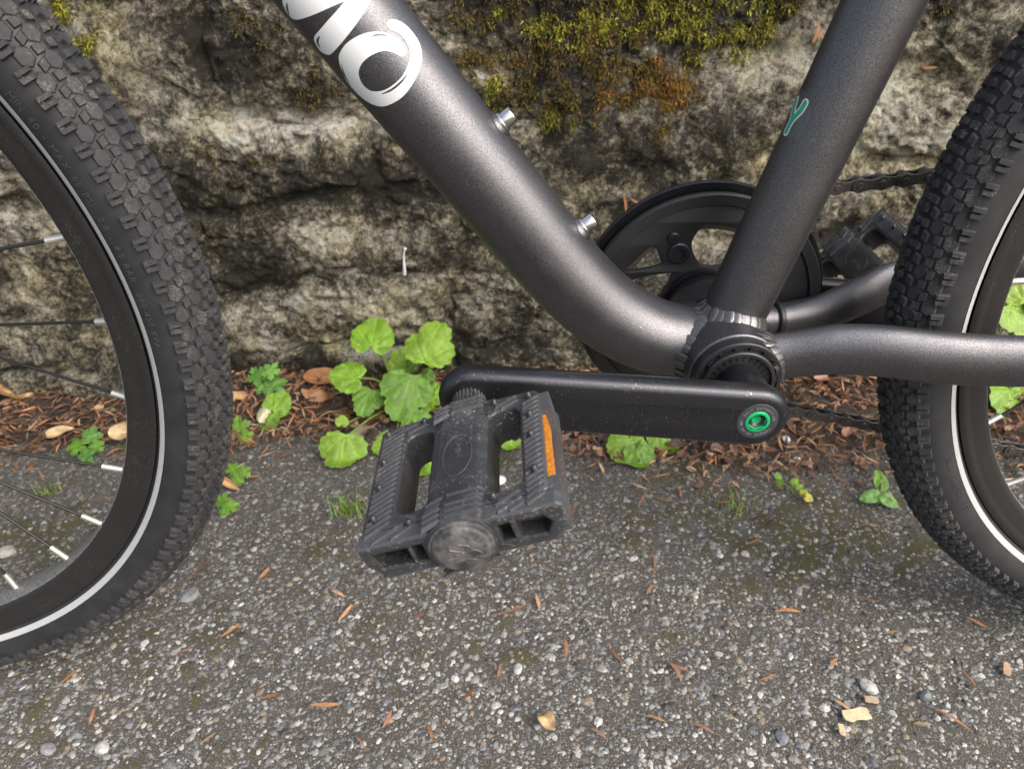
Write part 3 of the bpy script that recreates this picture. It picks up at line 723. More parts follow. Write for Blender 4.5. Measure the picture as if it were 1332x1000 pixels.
HH = [[(-11.66, -0.6551), (-11.02, -0.7745), (-9.5, -0.8609), (-7.94, -0.8923), (-9.65, -0.7723)], [(5.84, -0.5714), (5.56, -0.6695), (6.73, -0.7928), (9.23, -0.8143), (7.05, -0.7257)], [(19.54, 0.2283), (20.25, 0.3503), (22.19, 0.4503), (24.31, 0.4994), (22.46, 0.4192), (20.79, 0.3267)], [(19.26, -0.6221), (22.07, -0.7724), (25.53, -0.8972), (29.26, -0.927), (25.35, -0.8215), (22.16, -0.7246)], [(38.97, -0.3554), (40.5, -0.1991), (41.17, 0.0035), (41.01, 0.1958), (40.14, 0.314), (40.26, 0.1161), (40.07, -0.1011)], [(20.61, 0.6892), (21.11, 0.6483), (22.33, 0.6386), (23.2, 0.6456), (21.9, 0.6673)], [(30.76, 0.429), (32.2, 0.4611), (32.58, 0.5021), (31.72, 0.4822)]]
decal('decal_letter', MM, HH[0:2], DCn, DA, DP, 0.0222, 0.00025, WHITE, down)
decal('decal_letter', OO, HH[2:5], DCn, DA, DP, 0.0222, 0.00025, WHITE, down)
sc_ = ZB
SCn = np.array((0, 0, ZB))
decal('sticker', [(117.1, 1.60), (118.5, 0.9965), (124, 0.86), (130, 0.87), (135.5, 1.0), (138.26, 1.3091), (138.3, 1.62), (134, 2.1), (122, 2.1)], [], SCn, sa, sp_, 0.01742, 0.00012, FILM, seat)
def stroke(pts, wd):
    P = np.array(pts, float); P[:, 1] *= 0.01742; P[:, 0] /= 1000
    P = smoothpath(P, 4); T_ = np.gradient(P, axis=0); T_ /= np.linalg.norm(T_, axis=1)[:, None]; Nn = np.stack([-T_[:, 1], T_[:, 0]], 1)
    cap = lambda c, d, n_: [c + wd * (d * math.sin(t) + n_ * math.cos(t)) for t in np.linspace(0.3, PI - 0.3, 5)]
    L = list(P + Nn * wd) + cap(P[-1], T_[-1], Nn[-1]) + list((P - Nn * wd)[::-1]) + cap(P[0], -T_[0], -Nn[0])
    L = np.array(L); L[:, 0] *= 1000; L[:, 1] /= 0.01742
    return L
ya = [(119.4, 1.43), (122.5, 1.43), (125.6, 1.385), (128.2, 1.31), (130.8, 1.235), (134.2, 1.21)]
yb_ = [(125.3, 1.40), (127.5, 1.50), (130.7, 1.60), (133.5, 1.66)]
for pts in (ya, yb_): decal('sticker_outline', stroke(pts, 0.0021), [], SCn, sa, sp_, 0.01742, 0.00026 if pts is ya else 0.00030, WHITE, seat, 1)
for pts in (ya, yb_): decal('sticker_mark', stroke(pts, 0.0013), [], SCn, sa, sp_, 0.01742, 0.00036 if pts is ya else 0.00040, GREEN, seat, 1)

# bottom-bracket cup, with its notches
cup = put('bearing_cup', xf(lathe([(-0.033, 0.0235), (-0.0395, 0.0235), (-0.0402, 0.0229), (-0.0402, 0.0212), (-0.0388, 0.0208), (-0.0388, 0.0196), (-0.0420, 0.0192), (-0.0425, 0.0186), (-0.0425, 0.0172), (-0.0405, 0.0168), (-0.0405, 0.0100)], 72), None, (0, 0, ZB)), GUARD, bike)
for k in range(16):
    t = k * 2 * PI / 16 + 0.1
    R = Matrix.Rotation(-t, 3, 'Y')
    put('spline', xf(box(0.0203, -0.0397, 0, 0.0016, 0.0018, 0.0044), np.array(R), (0, 0, ZB)), CRANK, cup, False)
for k in range(26):
    R = Matrix.Rotation(-k * 2 * PI / 26, 3, 'Y')
    put('notch_rib', xf(box(0.0148, -0.0404, 0, 0.0034, 0.0012, 0.0011), np.array(R), (0, 0, ZB)), CRANK, cup, False)

# cranks
def crank(sgn):
    ang = (0.992, 0.127)
    d = np.array((-ang[0], 0, ang[1])) * (1 if sgn < 0 else -1)
    L = 0.1415; r0, r1 = 0.0166, 0.0156
    pts = [(r0 * math.sin(t) * -1, r0 * math.cos(t) * -1) for t in np.linspace(0, PI, 24)]
    pts = [(-r0 * math.sin(t), -r0 * math.cos(t)) for t in np.linspace(PI, 0, 24)]
    pts += [(L * f, -r0 - (r1 - r0) * f) for f in (0.25, 0.5, 0.75)]
    pts += [(L + r1 * 0.95 * math.sin(t), -r1 * math.cos(t)) for t in (0.0, 0.35, 0.85, 1.25, 1.57, 1.89, 2.29, 2.79, PI)]
    pts += [(L * f, r0 + (r1 - r0) * f) for f in (0.75, 0.5, 0.25)]
    VF = plate(pts, [circle(0, 0, 0.0010, 28)] if sgn < 0 else [], 0.0062, 0.0046, 3)
    ex = d; ez = np.array((0, 1, 0)); ey = np.cross(ez, ex)
    R = np.stack([ex, ey, ez], 1); yc = sgn * 0.0692
    c = put('crank_arm', xf(VF, R, (0, yc, ZB)), CRANK, bike)
    b = lathe([(sgn * 0.0405, 0.0118), (sgn * 0.050, 0.0128), (sgn * 0.060, 0.0138), (sgn * 0.066, 0.0140)], 48)
    put('crank_boss', xf(b, None, (0, 0, ZB)), CRANK, c)
    if sgn < 0:
        y0 = yc - 0.0062
        put('bolt_ring', xf(lathe([(0.0, 0.0103), (-0.0003, 0.0101), (-0.0004, 0.0097), (-0.0004, 0.0064), (0.0006, 0.0062)], 64, False, False), None, (0, y0, ZB)), GREYRING, c)
        put('crank_bolt', xf(lathe([(0.0, 0.0062), (-0.0006, 0.0061), (-0.0009, 0.0056), (-0.0009, 0.0046)], 48, False, False), None, (0, y0, ZB)), GREENMETAL, c)
        hexr = [[(0.0046 * math.cos(t) * s_, y_, 0.0046 * math.sin(t) * s_) for t in np.arange(6) * PI / 3 + 0.35] for s_, y_ in ((1.02, -0.00088), (0.93, 0.0), (0.92, 0.0014), (0.0, 0.0019))]
        Vh, Fh = loft([np.array(h) for h in hexr], 6)
        put('hex_socket', xf((Vh, Fh[:-2]), None, (0, y0 - 0.00003, ZB)), GREENMETAL, c, False)
        # small etched letters round the ring
        b = MB(); txt = 'SELF EXTRACTING   TORQUE 35-40 NM  '
        for i, ch in enumerate(txt):
            if ch == ' ': continue
            Vc, Fc, wd = char_mesh(ch); t = 2.6 - i * 2 * PI / len(txt)
            q = Vc * np.array((0.0019, 0.0019, 0.002)); q[:, 0] -= wd * 0.0019 / 2; q[:, 1] += 0.0073
            ca, sa_ = math.cos(t - PI / 2), math.sin(t - PI / 2)
            X = q[:, 0] * ca - q[:, 1] * sa_; Z = q[:, 0] * sa_ + q[:, 1] * ca
            b.add((np.stack([X, -q[:, 2] + y0 - 0.0004, Z + ZB], 1), Fc))
        put('ring_lettering', b.get(), ETCH, c, False)
    return c
crank(-1); crank(1)

# pedals: cage, hub, reflector, cap, grip ridges, studs
CSEC = [(-0.0125, -0.007), (-0.0125, 0.0065), (-0.0088, 0.0108), (0.0088, 0.0108), (0.0125, 0.0065), (0.0125, -0.007), (0.0088, -0.0108), (-0.0088, -0.0108)]
def pedal(ax, az, yc, angle, sgn):
    """sgn -1: left pedal, outer end towards -y"""
    c_, s_ = math.cos(angle), math.sin(angle)
    R = np.array([(c_, 0, -s_), (0, 1, 0), (s_, 0, c_)])         # columns: s, y, t
    if sgn > 0: R = R @ np.diag([-1, -1, 1])
    root = part_empty('pedal', bike, (ax, yc, az)); L0 = np.array((ax, yc, az))
    W = lambda VF: xf(VF, R, L0)
    outer = [(-0.0365, -0.0295), (0.0345, -0.0295), (0.0362, -0.028), (0.0362, 0.034), (0.034, 0.0375), (0.015, 0.0385), (0.013, 0.0395), (-0.013, 0.0395), (-0.0155, 0.0378), (-0.0355, 0.037), (-0.0385, 0.0345), (-0.0385, -0.0295)]
    h1 = rrect(-0.0252, -0.0235, -0.0125, 0.0275, 0.0052); h2 = rrect(0.0125, -0.0245, 0.0268, 0.0285, 0.0056)
    body = MB().add(plate(outer, [h1, h2], 0.0088, 0.0012, 2))
    # outer end wall with its open pockets
    ew = [(-0.0390, 0.0088), (-0.0385, 0.0000), (-0.0325, -0.0088), (0.0345, -0.0088), (0.0408, -0.003), (0.0408, 0.0072), (0.0385, 0.0088)]
    pk = [[(-0.0345, 0.0045), (-0.0325, -0.0028), (-0.0205, -0.0042), (-0.0205, 0.0045)], [(-0.0185, 0.0045), (-0.0185, -0.0042), (-0.0145, -0.0042), (-0.0145, 0.0045)],
          [(0.0152, 0.0045), (0.0152, -0.0038), (0.0198, -0.0038), (0.0198, 0.0045)], [(0.0225, 0.0042), (0.0225, -0.0038), (0.0320, -0.0048), (0.0352, 0.0005), (0.0325, 0.0042)]]
    Vw, Fw = plate(ew, pk, 0.0042, 0.0009, 2)
    body.add((np.stack([Vw[:, 0], -0.0340 - Vw[:, 2], Vw[:, 1]], 1), Fw))
    # hub: flat-topped barrel flaring at both ends
    secs = []
    base = closedsmooth(np.array(CSEC), 3)
    for y, k, rd in ((-0.0388, 1.05, 1.0), (-0.034, 1.08, 1.0), (-0.028, 1.07, 0.8), (-0.0225, 1.0, 0.1), (-0.018, 0.98, 0), (0.021, 0.97, 0), (0.026, 1.0, 0.2), (0.031, 1.06, 0.9), (0.039, 1.04, 1.0)):
        pr = base / np.linalg.norm(base, axis=1)[:, None] * 0.0128
        q = (base * (1 - rd) + pr * rd) * k
        secs.append(np.stack([q[:, 0], np.full(len(q), y), q[:, 1]], 1))
    body.add(loft(secs, len(base)))
    # reflector pocket on the +s side: end brackets and lower lip
    body.add(box(0.0385, -0.0275, -0.0005, 0.0050, 0.013, 0.0155)); body.add(box(0.0380, 0.0275, 0.0003, 0.0044, 0.013, 0.0160)); body.add(box(0.0385, 0.0, -0.0066, 0.0046, 0.070, 0.0036))
    body.add(box(-0.0385, 0.0, -0.0062, 0.0040, 0.06, 0.0036))
    bo = put('cage', W(body.get()), PLASTIC, root, False)
    put('reflector', W(box(0.0368, 0.0005, 0.0012, 0.0014, 0.0425, 0.0088)), ORANGE, root, False)
    cap = put('end_cap', W(xf(lathe([(-0.0385, 0.0125), (-0.0398, 0.0125), (-0.0402, 0.0118), (-0.0402, 0.0114), (-0.0408, 0.0113), (-0.0416, 0.0106), (-0.0420, 0.0092), (-0.0421, 0.0001)], 40))), WORN, root)
    eb = MB()
    for st in ([(-0.004, 0.002), (0.0005, -0.0008), (-0.003, -0.0012)], [(0.0, 0.0035), (0.0035, 0.0018), (-0.0005, -0.0002)], [(-0.006, -0.0028), (0.0, -0.0018), (0.0045, -0.0003), (0.0072, -0.003)], [(-0.004, -0.0045), (0.001, -0.0042), (0.004, -0.0055)]):
        eb.add(tube(smoothpath([(a, -0.0421, b) for a, b in st], 4), 0.00045, 6, (0, 1, 0.01)))
    put('cap_emblem', W(eb.get()), WORN, cap)
    put('spindle_collar', W(xf(lathe([(0.038, 0.0085), (0.0435, 0.0085), (0.044, 0.0078), (0.056, 0.0076), (0.058, 0.006)], 32))), WORN, root)
    kn = MB()
    for k in range(28):
        Rr = np.array(Matrix.Rotation(k * 2 * PI / 28, 3, 'Y')); kn.add(xf(box(0.0079, 0.0500, 0, 0.0010, 0.0115, 0.0007), Rr))
    put('knurling', W(kn.get()), WORN, root, False)
    # oval badge on the hub flat
    put('hub_badge', W(xf(plate(circle(0, 0, 0.0066, 40, 0.0135), [circle(0, 0, 0.0060, 40, 0.0128)], 0.0005, 0.0002, 1), None, (0, 0.002, 0.0106))), PLASTIC, root)
    bs = MB(); r_ = random.Random(3)
    for k in range(14):
        y = -0.008 + k * 0.0014; a0 = r_.uniform(-0.003, 0.001)
        bs.add(xf(box(a0 + 0.001, y + 0.001, 0.01075, r_.uniform(0.001, 0.0032), 0.0007, 0.0005)))
    put('badge_relief', W(bs.get()), WORN, root, False)
    # diagonal grip ridges, above and below
    for face in (1, -1):
        g = MB()
        def ridge(p0, p1, z=0.0088):
            p0, p1 = np.array(p0), np.array(p1); d = p1 - p0; ln = np.linalg.norm(d)
            if ln < 0.0015: return
            d /= ln; V, F = box(0, 0, 0, ln, 0.0013, 0.0018, 0.8)
            V = np.stack([V[:, 0] * d[0] - V[:, 1] * d[1] + (p0[0] + p1[0]) / 2, V[:, 0] * d[1] + V[:, 1] * d[0] + (p0[1] + p1[1]) / 2, (V[:, 2] + z) * face], 1)
            if face < 0: F = [tuple(reversed(f)) for f in F]
            g.add((V, F))
        for k in range(24):
            y0 = -0.040 + k * 0.0033
            ridge((-0.0375, max(y0, -0.0365)), (-0.0262, min(y0 + 0.0075, 0.0355))) if y0 > -0.0365 and y0 < 0.030 else None
            y1 = -0.036 + k * 0.0033
            if y1 < 0.030: ridge((0.0275, y1), (0.0355, min(y1 + 0.0052, 0.035)))
        for s0, s1, yy0, yy1 in ((-0.0345, -0.0150, -0.0375, -0.0265), (-0.0260, -0.0150, -0.0372, -0.0305), (0.0150, 0.0265, -0.0330, -0.0262), (0.0160, 0.0270, -0.0368, -0.0300), (0.0210, 0.0275, -0.0370, -0.0335),
                                 (-0.0345, -0.0150, 0.0290, 0.0365), (-0.026, -0.015, 0.0285, 0.0325), (0.0150, 0.0265, 0.0298, 0.0360), (0.0180, 0.0270, 0.0285, 0.0328)):
            ridge((s0, yy0), (s1, yy1))
        for yv in (-0.0365, -0.0335, -0.0302, -0.0268, -0.0235, 0.0300, 0.0330, 0.0362):
            ridge((-0.0118, yv - 0.0040), (-0.004, yv), 0.0128 if abs(yv) > 0.0275 else 0.0115); ridge((-0.004, yv), (0.0115, yv + 0.0008), 0.0128 if abs(yv) > 0.0275 else 0.0115)
        put('grip_ridges', W(g.get()), PLASTIC, root, False)
        for sx_, sy_ in ((-0.0335, -0.024), (-0.0335, -0.006), (-0.0335, 0.010), (-0.034, 0.030), (-0.017, 0.033), (-0.018, -0.031), (0.0155, -0.028), (0.0158, 0.0335), (0.0315, 0.032), (0.0315, 0.018), (0.0315, 0.004), (0.032, -0.018)):
            st = lathe([(0.0080, 0.0014), (0.0112, 0.0013), (0.0118, 0.0009), (0.0118, 0.0001)], 10)
            Vs, Fs = st; put('stud', W((np.stack([Vs[:, 0] + sx_, Vs[:, 2] + sy_, Vs[:, 1] * face], 1), Fs if face < 0 else [tuple(reversed(f)) for f in Fs])), PLASTIC, root)
    return root
pedal(-0.1402, 0.2795, -0.1300, math.radians(15.6), -1)
pedal(0.1405, 0.2440, 0.1300, math.radians(41.0), 1)

# chainset: guard ring, slotted carrier, bolts
ring_y = 0.047
hA = [(-9.6, 43.6), (-3.9, 53.6), (2.9, 53.9), (15.5, 52.0), (26.5, 47.0), (31.0, 39.6), (22.0, 30.0), (12.9, 28.5), (6.0, 27.5), (-1.1, 28.4), (-6.3, 33.6)]
hB = [(-47.6, 26.4), (-41.1, 35.0), (-32.4, 42.0), (-27.7, 33.2), (-28.0, 29.4)]
hC = [(-43.2, 20.5), (-21.7, 24.1), (-20.3, 21.5), (-24.2, 11.3), (-30.2, 8), (-44, 12)]
def r180(L): return [(-a, -b) for a, b in L]
def mmh(L): return [(a / 1000, b / 1000) for a, b in closedsmooth(np.array(L), 3)]
holes = [mmh(L) for L in (hA, hB, hC, r180(hA), r180(hB), r180(hC))]
Vp, Fp = plate(circle(0, 0, 0.0735, 96), holes, 0.0018, 0.0008, 2)
cs = put('chainset', xf((np.stack([Vp[:, 0], -Vp[:, 2] + ring_y, Vp[:, 1] + ZB], 1), Fp)), GUARD, bike)
put('guard_ring', xf(lathe([(0.0475, 0.0725), (0.0440, 0.0735), (0.0432, 0.0728), (0.0432, 0.0668), (0.0448, 0.0660), (0.0475, 0.0655), (0.051, 0.0655), (0.051, 0.0725)], 128, True), None, (0, 0, ZB)), GUARD, cs)
put('guard_rim', xf(lathe([(0.0535, 0.0700), (0.0520, 0.0774), (0.0532, 0.0780), (0.0555, 0.0778), (0.0560, 0.0700)], 128, True), None, (0, 0, ZB)), CRANK, cs)
put('spider_hub', xf(lathe([(0.034, 0.0240), (0.0405, 0.0240), (0.0412, 0.0225), (0.0412, 0.0208), (0.0425, 0.0205), (0.0425, 0.0265), (0.0490, 0.0268), (0.049, 0.010)], 64), None, (0, 0, ZB)), CRANK, cs)
for bx, bz, rb in ((-17.3, 37.4, 1.0), (17.3, -37.4, 1.0), (37.4, 17.3, 1.0), (-37.4, -17.3, 1.0)):
    put('chainring_bolt', xf(lathe([(0.0465, 0.0066), (0.0438, 0.0066), (0.0430, 0.0058), (0.0430, 0.0036), (0.0455, 0.0034), (0.0455, 0.0002)], 32), None, (bx / 1000, 0, bz / 1000 + ZB)), CRANK, cs)
sc1 = MB().add(lathe([(0.046, 0.0036), (0.0436, 0.0036), (0.0430, 0.0030), (0.0430, 0.0001)], 24))
sc1.add(box(0, 0.0429, 0, 0.0040, 0.0008, 0.0010)); sc1.add(box(0, 0.0429, 0, 0.0010, 0.0008, 0.0040))
put('guard_screw', xf(sc1.get(), np.array(Matrix.Rotation(0.4, 3, 'Y')), (-0.0212, 0, 0.0472 + ZB)), CRANK, cs)
# toothed ring (between carrier and outer guard)
teeth = []
for k in range(32):
    for f, rr_ in ((0.0, 0.0625), (0.3, 0.0625), (0.42, 0.0672), (0.62, 0.0672), (0.75, 0.0625)):
        t = (k + f) * 2 * PI / 32; teeth.append((rr_ * math.cos(t), rr_ * math.sin(t)))
Vp, Fp = plate(teeth, [circle(0, 0, 0.050, 48)], 0.0010)
put('chainring', (np.stack([Vp[:, 0], -Vp[:, 2] + 0.0505, Vp[:, 1] + ZB], 1), Fp), CHAIN, cs, False)

# chain: outer and inner links copied along both runs
chain = part_empty('chain', bike, (0.1, 0.0505, 0.3))
def fig8(r, waist):
    p = 0.00635; P = []
    for t in np.linspace(-2.2, 2.2, 11): P.append((p + r * math.cos(t), r * math.sin(t)))
    P.append((0, waist))
    for t in np.linspace(PI - 2.2, PI + 2.2, 11): P.append((-p + r * math.cos(t), r * math.sin(t)))
    P.append((0, -waist)); return P
def lk(outer_):
    b = MB(); yo = 0.0034 if outer_ else 0.0023
    for sg in (-1, 1):
        V, F = plate(fig8(0.0042, 0.0030 if outer_ else 0.0027), [], 0.00055, 0.0002, 1)
        b.add((np.stack([V[:, 0], -V[:, 2] + sg * yo, V[:, 1]], 1), F))
    for sx_ in (-0.00635, 0.00635):
        V, F = lathe([(-0.0046, 0.0001), (-0.0046, 0.0017), (-0.0042, 0.0020), (0.0042, 0.0020), (0.0046, 0.0001)] if outer_ else [(-0.0017, 0.0038), (0.0017, 0.0038)], 16)
        b.add((V + np.array((sx_, 0, 0)), F))
    return mesh('chain_link', *b.get(), CHAIN, False)
lm = [lk(True), lk(False)]
def run(p0, p1, y):
    p0, p1 = np.array(p0), np.array(p1); ln = np.linalg.norm(p1 - p0); n_ = int(ln / 0.0127); d = (p1 - p0) / ln
    for k in range(n_):
        q = p0 + d * 0.0127 * (k + 0.5); sag = -0.002 * math.sin(PI * (k + 0.5) / n_)
        a = math.atan2(d[1], d[0]) + random.uniform(-0.03, 0.03)
        link('chain_link', lm[k % 2], chain, (q[0], y, q[1] + sag), Matrix.Rotation(-a, 3, 'Y').to_quaternion())
run((0.0565, 0.3350), (0.372, 0.3695), 0.0460)
run((0.012, 0.1965), (0.335, 0.116), 0.0460)
# rear sprocket and jockey wheel that the chain runs to
def sprocket(r, n_, cx, y, cz, par, nm):
    P = []
    for k in range(n_):
        for f, dr in ((0, -0.003), (0.3, -0.003), (0.45, 0.0025), (0.6, 0.0025), (0.78, -0.003)):
            t = (k + f) * 2 * PI / n_; P.append(((r + dr) * math.cos(t), (r + dr) * math.sin(t)))
    V, F = plate(P, [circle(0, 0, r * 0.5, 32)], 0.0009)
    put(nm, (np.stack([V[:, 0] + cx, -V[:, 2] + y, V[:, 1] + cz], 1), F), CHAIN, par, False)
sprocket(0.0735, 34, XR, 0.046, ZW, bike, 'sprocket'); sprocket(0.022, 11, 0.337, 0.046, 0.138, bike, 'jockey_wheel')

# wheels
def arc_text(txt, R0, t0, wheel_x, y, size, clockwise=True):
    b = MB(); t = t0
    for ch in txt:
        if ch == ' ': t -= 0.55 * size / R0; continue
        V, F, wd = char_mesh(ch)
        q = V * np.array((size, size, 0.004)); x0 = V[:, 0].min() * size
        tt = t - (q[:, 0] - x0) / R0; rr_ = R0 + q[:, 1]
        yy_ = y + 0.45 * (rr_ - R0) * 0.0
        rc, rs = 0.2725, 0.0205
        ysurf = -np.sqrt(np.maximum(rs ** 2 - (rr_ - rc) ** 2, 1e-8))
        b.add((np.stack([wheel_x + rr_ * np.cos(tt), ysurf - 0.00015 - q[:, 2] * 1.0, ZW + rr_ * np.sin(tt)], 1), F))
        t -= (wd + 0.16) * size / R0
    return b.get()
def wheel(xc, spin, front):
    wl = part_empty('wheel', bike, (xc, 0, ZW)); c0 = (xc, 0, ZW)
    rc, rs = 0.2725, 0.0205
    ph = np.radians(np.linspace(-143, 143, 49))
    prof = [(rs * math.sin(p), rc + rs * math.cos(p)) for p in ph]
    put('tyre', xf(lathe(prof + [(0.009, 0.2535), (-0.009, 0.2535)], 220, True), None, c0), RUBBER, wl)
    for sg in (-1, 1):
        p0, p1 = math.radians(119), math.radians(131)
        pr = [(sg * (rs + 0.0003) * math.sin(p), rc + (rs + 0.0003) * math.cos(p)) for p in np.linspace(p0, p1, 6)]
        V, F = lathe(pr, 260)
        put('reflective_stripe', xf((V, F[:-2]), None, c0), STRIPE, wl)
    # tread blocks
    b = MB()
    def knob(th, phd, lt, lp, h, hexa=False, sink=0.0006, skew=0.0):
        p = math.radians(phd)
        n_ = np.array((math.cos(p) * math.cos(th), math.sin(p), math.cos(p) * math.sin(th)))
        tg = np.array((-math.sin(th), 0, math.cos(th))); u = np.cross(n_, tg)
        c = np.array((rc * math.cos(th), 0, rc * math.sin(th))) + n_ * rs
        if hexa: base = [(0.5, 0), (0.24, 0.5), (-0.24, 0.5), (-0.5, 0), (-0.24, -0.5), (0.24, -0.5)]
        else: base = [(-0.5, -0.5), (0.5, -0.5), (0.5, 0.5), (-0.5, 0.5)]
        k = len(base); V = []
        for z, s_ in ((-sink - 0.0006, 1.12), (h * 1.05, 0.80)):
            for a, q in base: V.append(c + tg * (a * lt * s_ + skew * q * lp) + u * q * lp * s_ + n_ * z)
        F = [tuple(range(k, 2 * k))] + [(j, (j + 1) % k, k + (j + 1) % k, k + j) for j in range(k)]
        b.add((V, [tuple(reversed(f)) for f in F] if np.dot(np.cross(V[k + 1] - V[k], V[k + 2] - V[k + 1]), n_) < 0 else F))
    NK = 148
    for k in range(NK):
        th = k * 2 * PI / NK; hf = PI / NK; j_ = lambda: random.uniform(-0.0015, 0.0015)
        for sg in (-1, 1):
            knob(th - 0.0062, sg * 70, 0.0026, 0.0072, 0.0026); knob(th + 0.0062, sg * 70, 0.0026, 0.0072, 0.0026); knob(th, sg * 76, 0.0062, 0.0030, 0.0016)
            knob(th + hf, sg * 57, 0.0112, 0.0078, 0.0008, True)
            knob(th + j_(), sg * 46, 0.0050, 0.0040, 0.0016, False, 0.0006, sg * 0.3); knob(th + hf, sg * 39, 0.0046, 0.0042, 0.0014)
            knob(th, sg * 31, 0.0108, 0.0074, 0.0006, True)
            knob(th + hf, sg * 21, 0.0052, 0.0040, 0.0018, False, 0.0006, -sg * 0.3); knob(th + j_(), sg * 13, 0.0042, 0.0044, 0.0019)
        knob(th + hf, 0, 0.0060, 0.0046, 0.0019, True); knob(th, 3 if k % 2 else -3, 0.0030, 0.0034, 0.0022)
    tr = put('tread', xf(b.get(), None, c0), TREAD, wl, False)
    tr['kind'] = 'stuff'
    # rim
    pr = [(-0.0118, 0.2555), (-0.0142, 0.2562), (-0.0146, 0.2550), (-0.0146, 0.2520), (-0.0140, 0.2510), (-0.0134, 0.2480), (-0.0128, 0.2418), (-0.0116, 0.2392), (-0.0100, 0.2380), (-0.0050, 0.2374), (0, 0.2372),
          (0.0050, 0.2374), (0.0100, 0.2380), (0.0116, 0.2392), (0.0128, 0.2418), (0.0134, 0.2480), (0.0140, 0.2510), (0.0146, 0.2520), (0.0146, 0.2550), (0.0142, 0.2562), (0.0118, 0.2555), (0.010, 0.250), (-0.010, 0.250)]
    put('rim', xf(lathe(pr, 220, True), None, c0), RIM, wl)
    put('rim_inner_band', xf(lathe([(-0.0105, 0.2380), (-0.0090, 0.23735), (0, 0.2369), (0.0090, 0.23735), (0.0113, 0.2386), (0.0105, 0.2405), (-0.0100, 0.2405)], 220, True), None, c0), RIMEDGE, wl)
    # hub
    put('hub', xf(lathe([(-0.050, 0.006), (-0.036, 0.009), (-0.034, 0.022), (-0.030, 0.022), (-0.026, 0.014), (0.026, 0.014), (0.030, 0.022), (0.034, 0.022), (0.036, 0.009), (0.050, 0.006)], 40), None, c0), CRANK, wl)
    # spokes
    ns = 28; sm = nm_ = None
    for k in range(ns):
        a = spin - k * 2 * PI / ns; R0 = 0.2345
        lead = 1 if k % 2 == 0 else -1
        far = 1 if k % 4 in (1, 2) else -1
        p1 = np.array((R0 * math.cos(a), far * 0.003, R0 * math.sin(a)))
        ah = a + lead * 1.45; p0 = np.array((0.021 * math.cos(ah), far * 0.032, 0.021 * math.sin(ah)))
        d = p1 - p0; ln = np.linalg.norm(d); d /= ln
        if sm is None:
            V, F = tube([(0, 0, 0), (0, 0, ln)], 0.00098, 10, (0, 1, 0)); sm = mesh('spoke', V, F, SPOKE)
            V, F = lathe([(-0.0100, 0.0011), (-0.0098, 0.0019), (0.0015, 0.0020), (0.0035, 0.0024), (0.0035, 0.001)], 14); nm_ = mesh('nipple', V, F, NIPPLE)
        link('spoke', sm, wl, p0 + np.array(c0), Vector(d).to_track_quat('Z', 'Y'))
        link('nipple', nm_, wl, p1 + np.array(c0) - d * 0.0005, Vector(d).to_track_quat('Y', 'Z'))
    if front: txt = arc_text('MIN 40 - MAX 65 PSI  2.8 - 4.5 BAR  280-450 KPA', 0.2655, math.radians(26.5), xc, 0, 0.0050)
    else: txt = arc_text('E4  22R-00011   MTB', 0.2655, math.radians(214.5), xc, 0, 0.0045)
    put('sidewall_lettering', txt, TEXT, wl, False)
    return wl
wheel(XF, math.radians(11.2), True)
wheel(XR, math.radians(167.0), False)

# ------------------------------------------------------------------ leaf litter at the wall foot (uncountable)
FWD = np.array(fw); E2 = np.array(upv)
V = []; F = []; T = []
pals = [(0.31, 0.145, 0.062), (0.22, 0.10, 0.05), (0.36, 0.19, 0.09), (0.22, 0.115, 0.07), (0.26, 0.15, 0.09), (0.36, 0.24, 0.14), (0.05, 0.036, 0.03), (0.11, 0.065, 0.045), (0.18, 0.085, 0.045)]
def strip(px, py, pz, L, wd, th, tilt, curl, col, roll):
    k = len(V); nseg = 4
    d = np.array((math.cos(th) * math.cos(tilt), math.sin(th) * math.cos(tilt), math.sin(tilt))); sdv = np.array((-math.sin(th), math.cos(th), 0)) * math.cos(roll) + np.array((0, 0, 1)) * math.sin(roll)
    for i in range(nseg + 1):
        t = i / nseg - 0.5; wv = wd * (1 - (2 * t) ** 2 * 0.8)
        c = np.array((px, py, pz)) + d * L * t + np.array((0, 0, 1)) * curl * L * (0.25 - t * t) + sdv * curl * L * t * t
        V.append(c + sdv * wv / 2); V.append(c - sdv * wv / 2); T.append(col); T.append(col * 0.85)
    for i in range(nseg): F.append((k + 2 * i, k + 2 * i + 1, k + 2 * i + 3, k + 2 * i + 2))
NL = 11500; lx = rng.uniform(-1.0, 0.8, NL); le = litter_edge(lx)
u = rng.random(NL); ly = le - 0.012 + (0.395 - le) * u ** 0.95
sc0 = rng.random(NL) < 0.05; ly[sc0] = le[sc0] - np.abs(rng.normal(0, 0.03, sc0.sum()))
lz = gz(lx, ly)
sparse = np.interp(lx, [-0.47, -0.40, -0.30, -0.15, -0.08], [0.95, 0.8, 0.75, 0.85, 1.0])
for i in range(NL):
    if random.random() > sparse[i]: continue
    if random.random() < 0.80:
        L, wd, col = random.uniform(0.009, 0.022), random.uniform(0.0011, 0.0026), pals[random.choice((0, 0, 1, 1, 2, 5, 8, 7, 6))]
    else:
        L, wd, col = random.uniform(0.007, 0.015), random.uniform(0.003, 0.007), pals[random.choice((3, 3, 4, 5, 6, 7, 7, 8))]
    strip(lx[i], ly[i], lz[i] + 0.004 + random.uniform(0, 0.006) * (not sc0[i]), L, wd, random.uniform(0, 2 * PI), random.gauss(0, 0.22), random.uniform(-0.2, 0.5), np.array(col) * random.uniform(0.55, 1.35), random.gauss(0, 0.5))
o = link('leaf_litter', mesh('leaf_litter', np.array(V), np.array(F), LITTER, False, {'tint': np.array(T)}))
tag(o, 'rust brown needles and leaf scraps heaped along the wall foot', None, None, 'stuff')

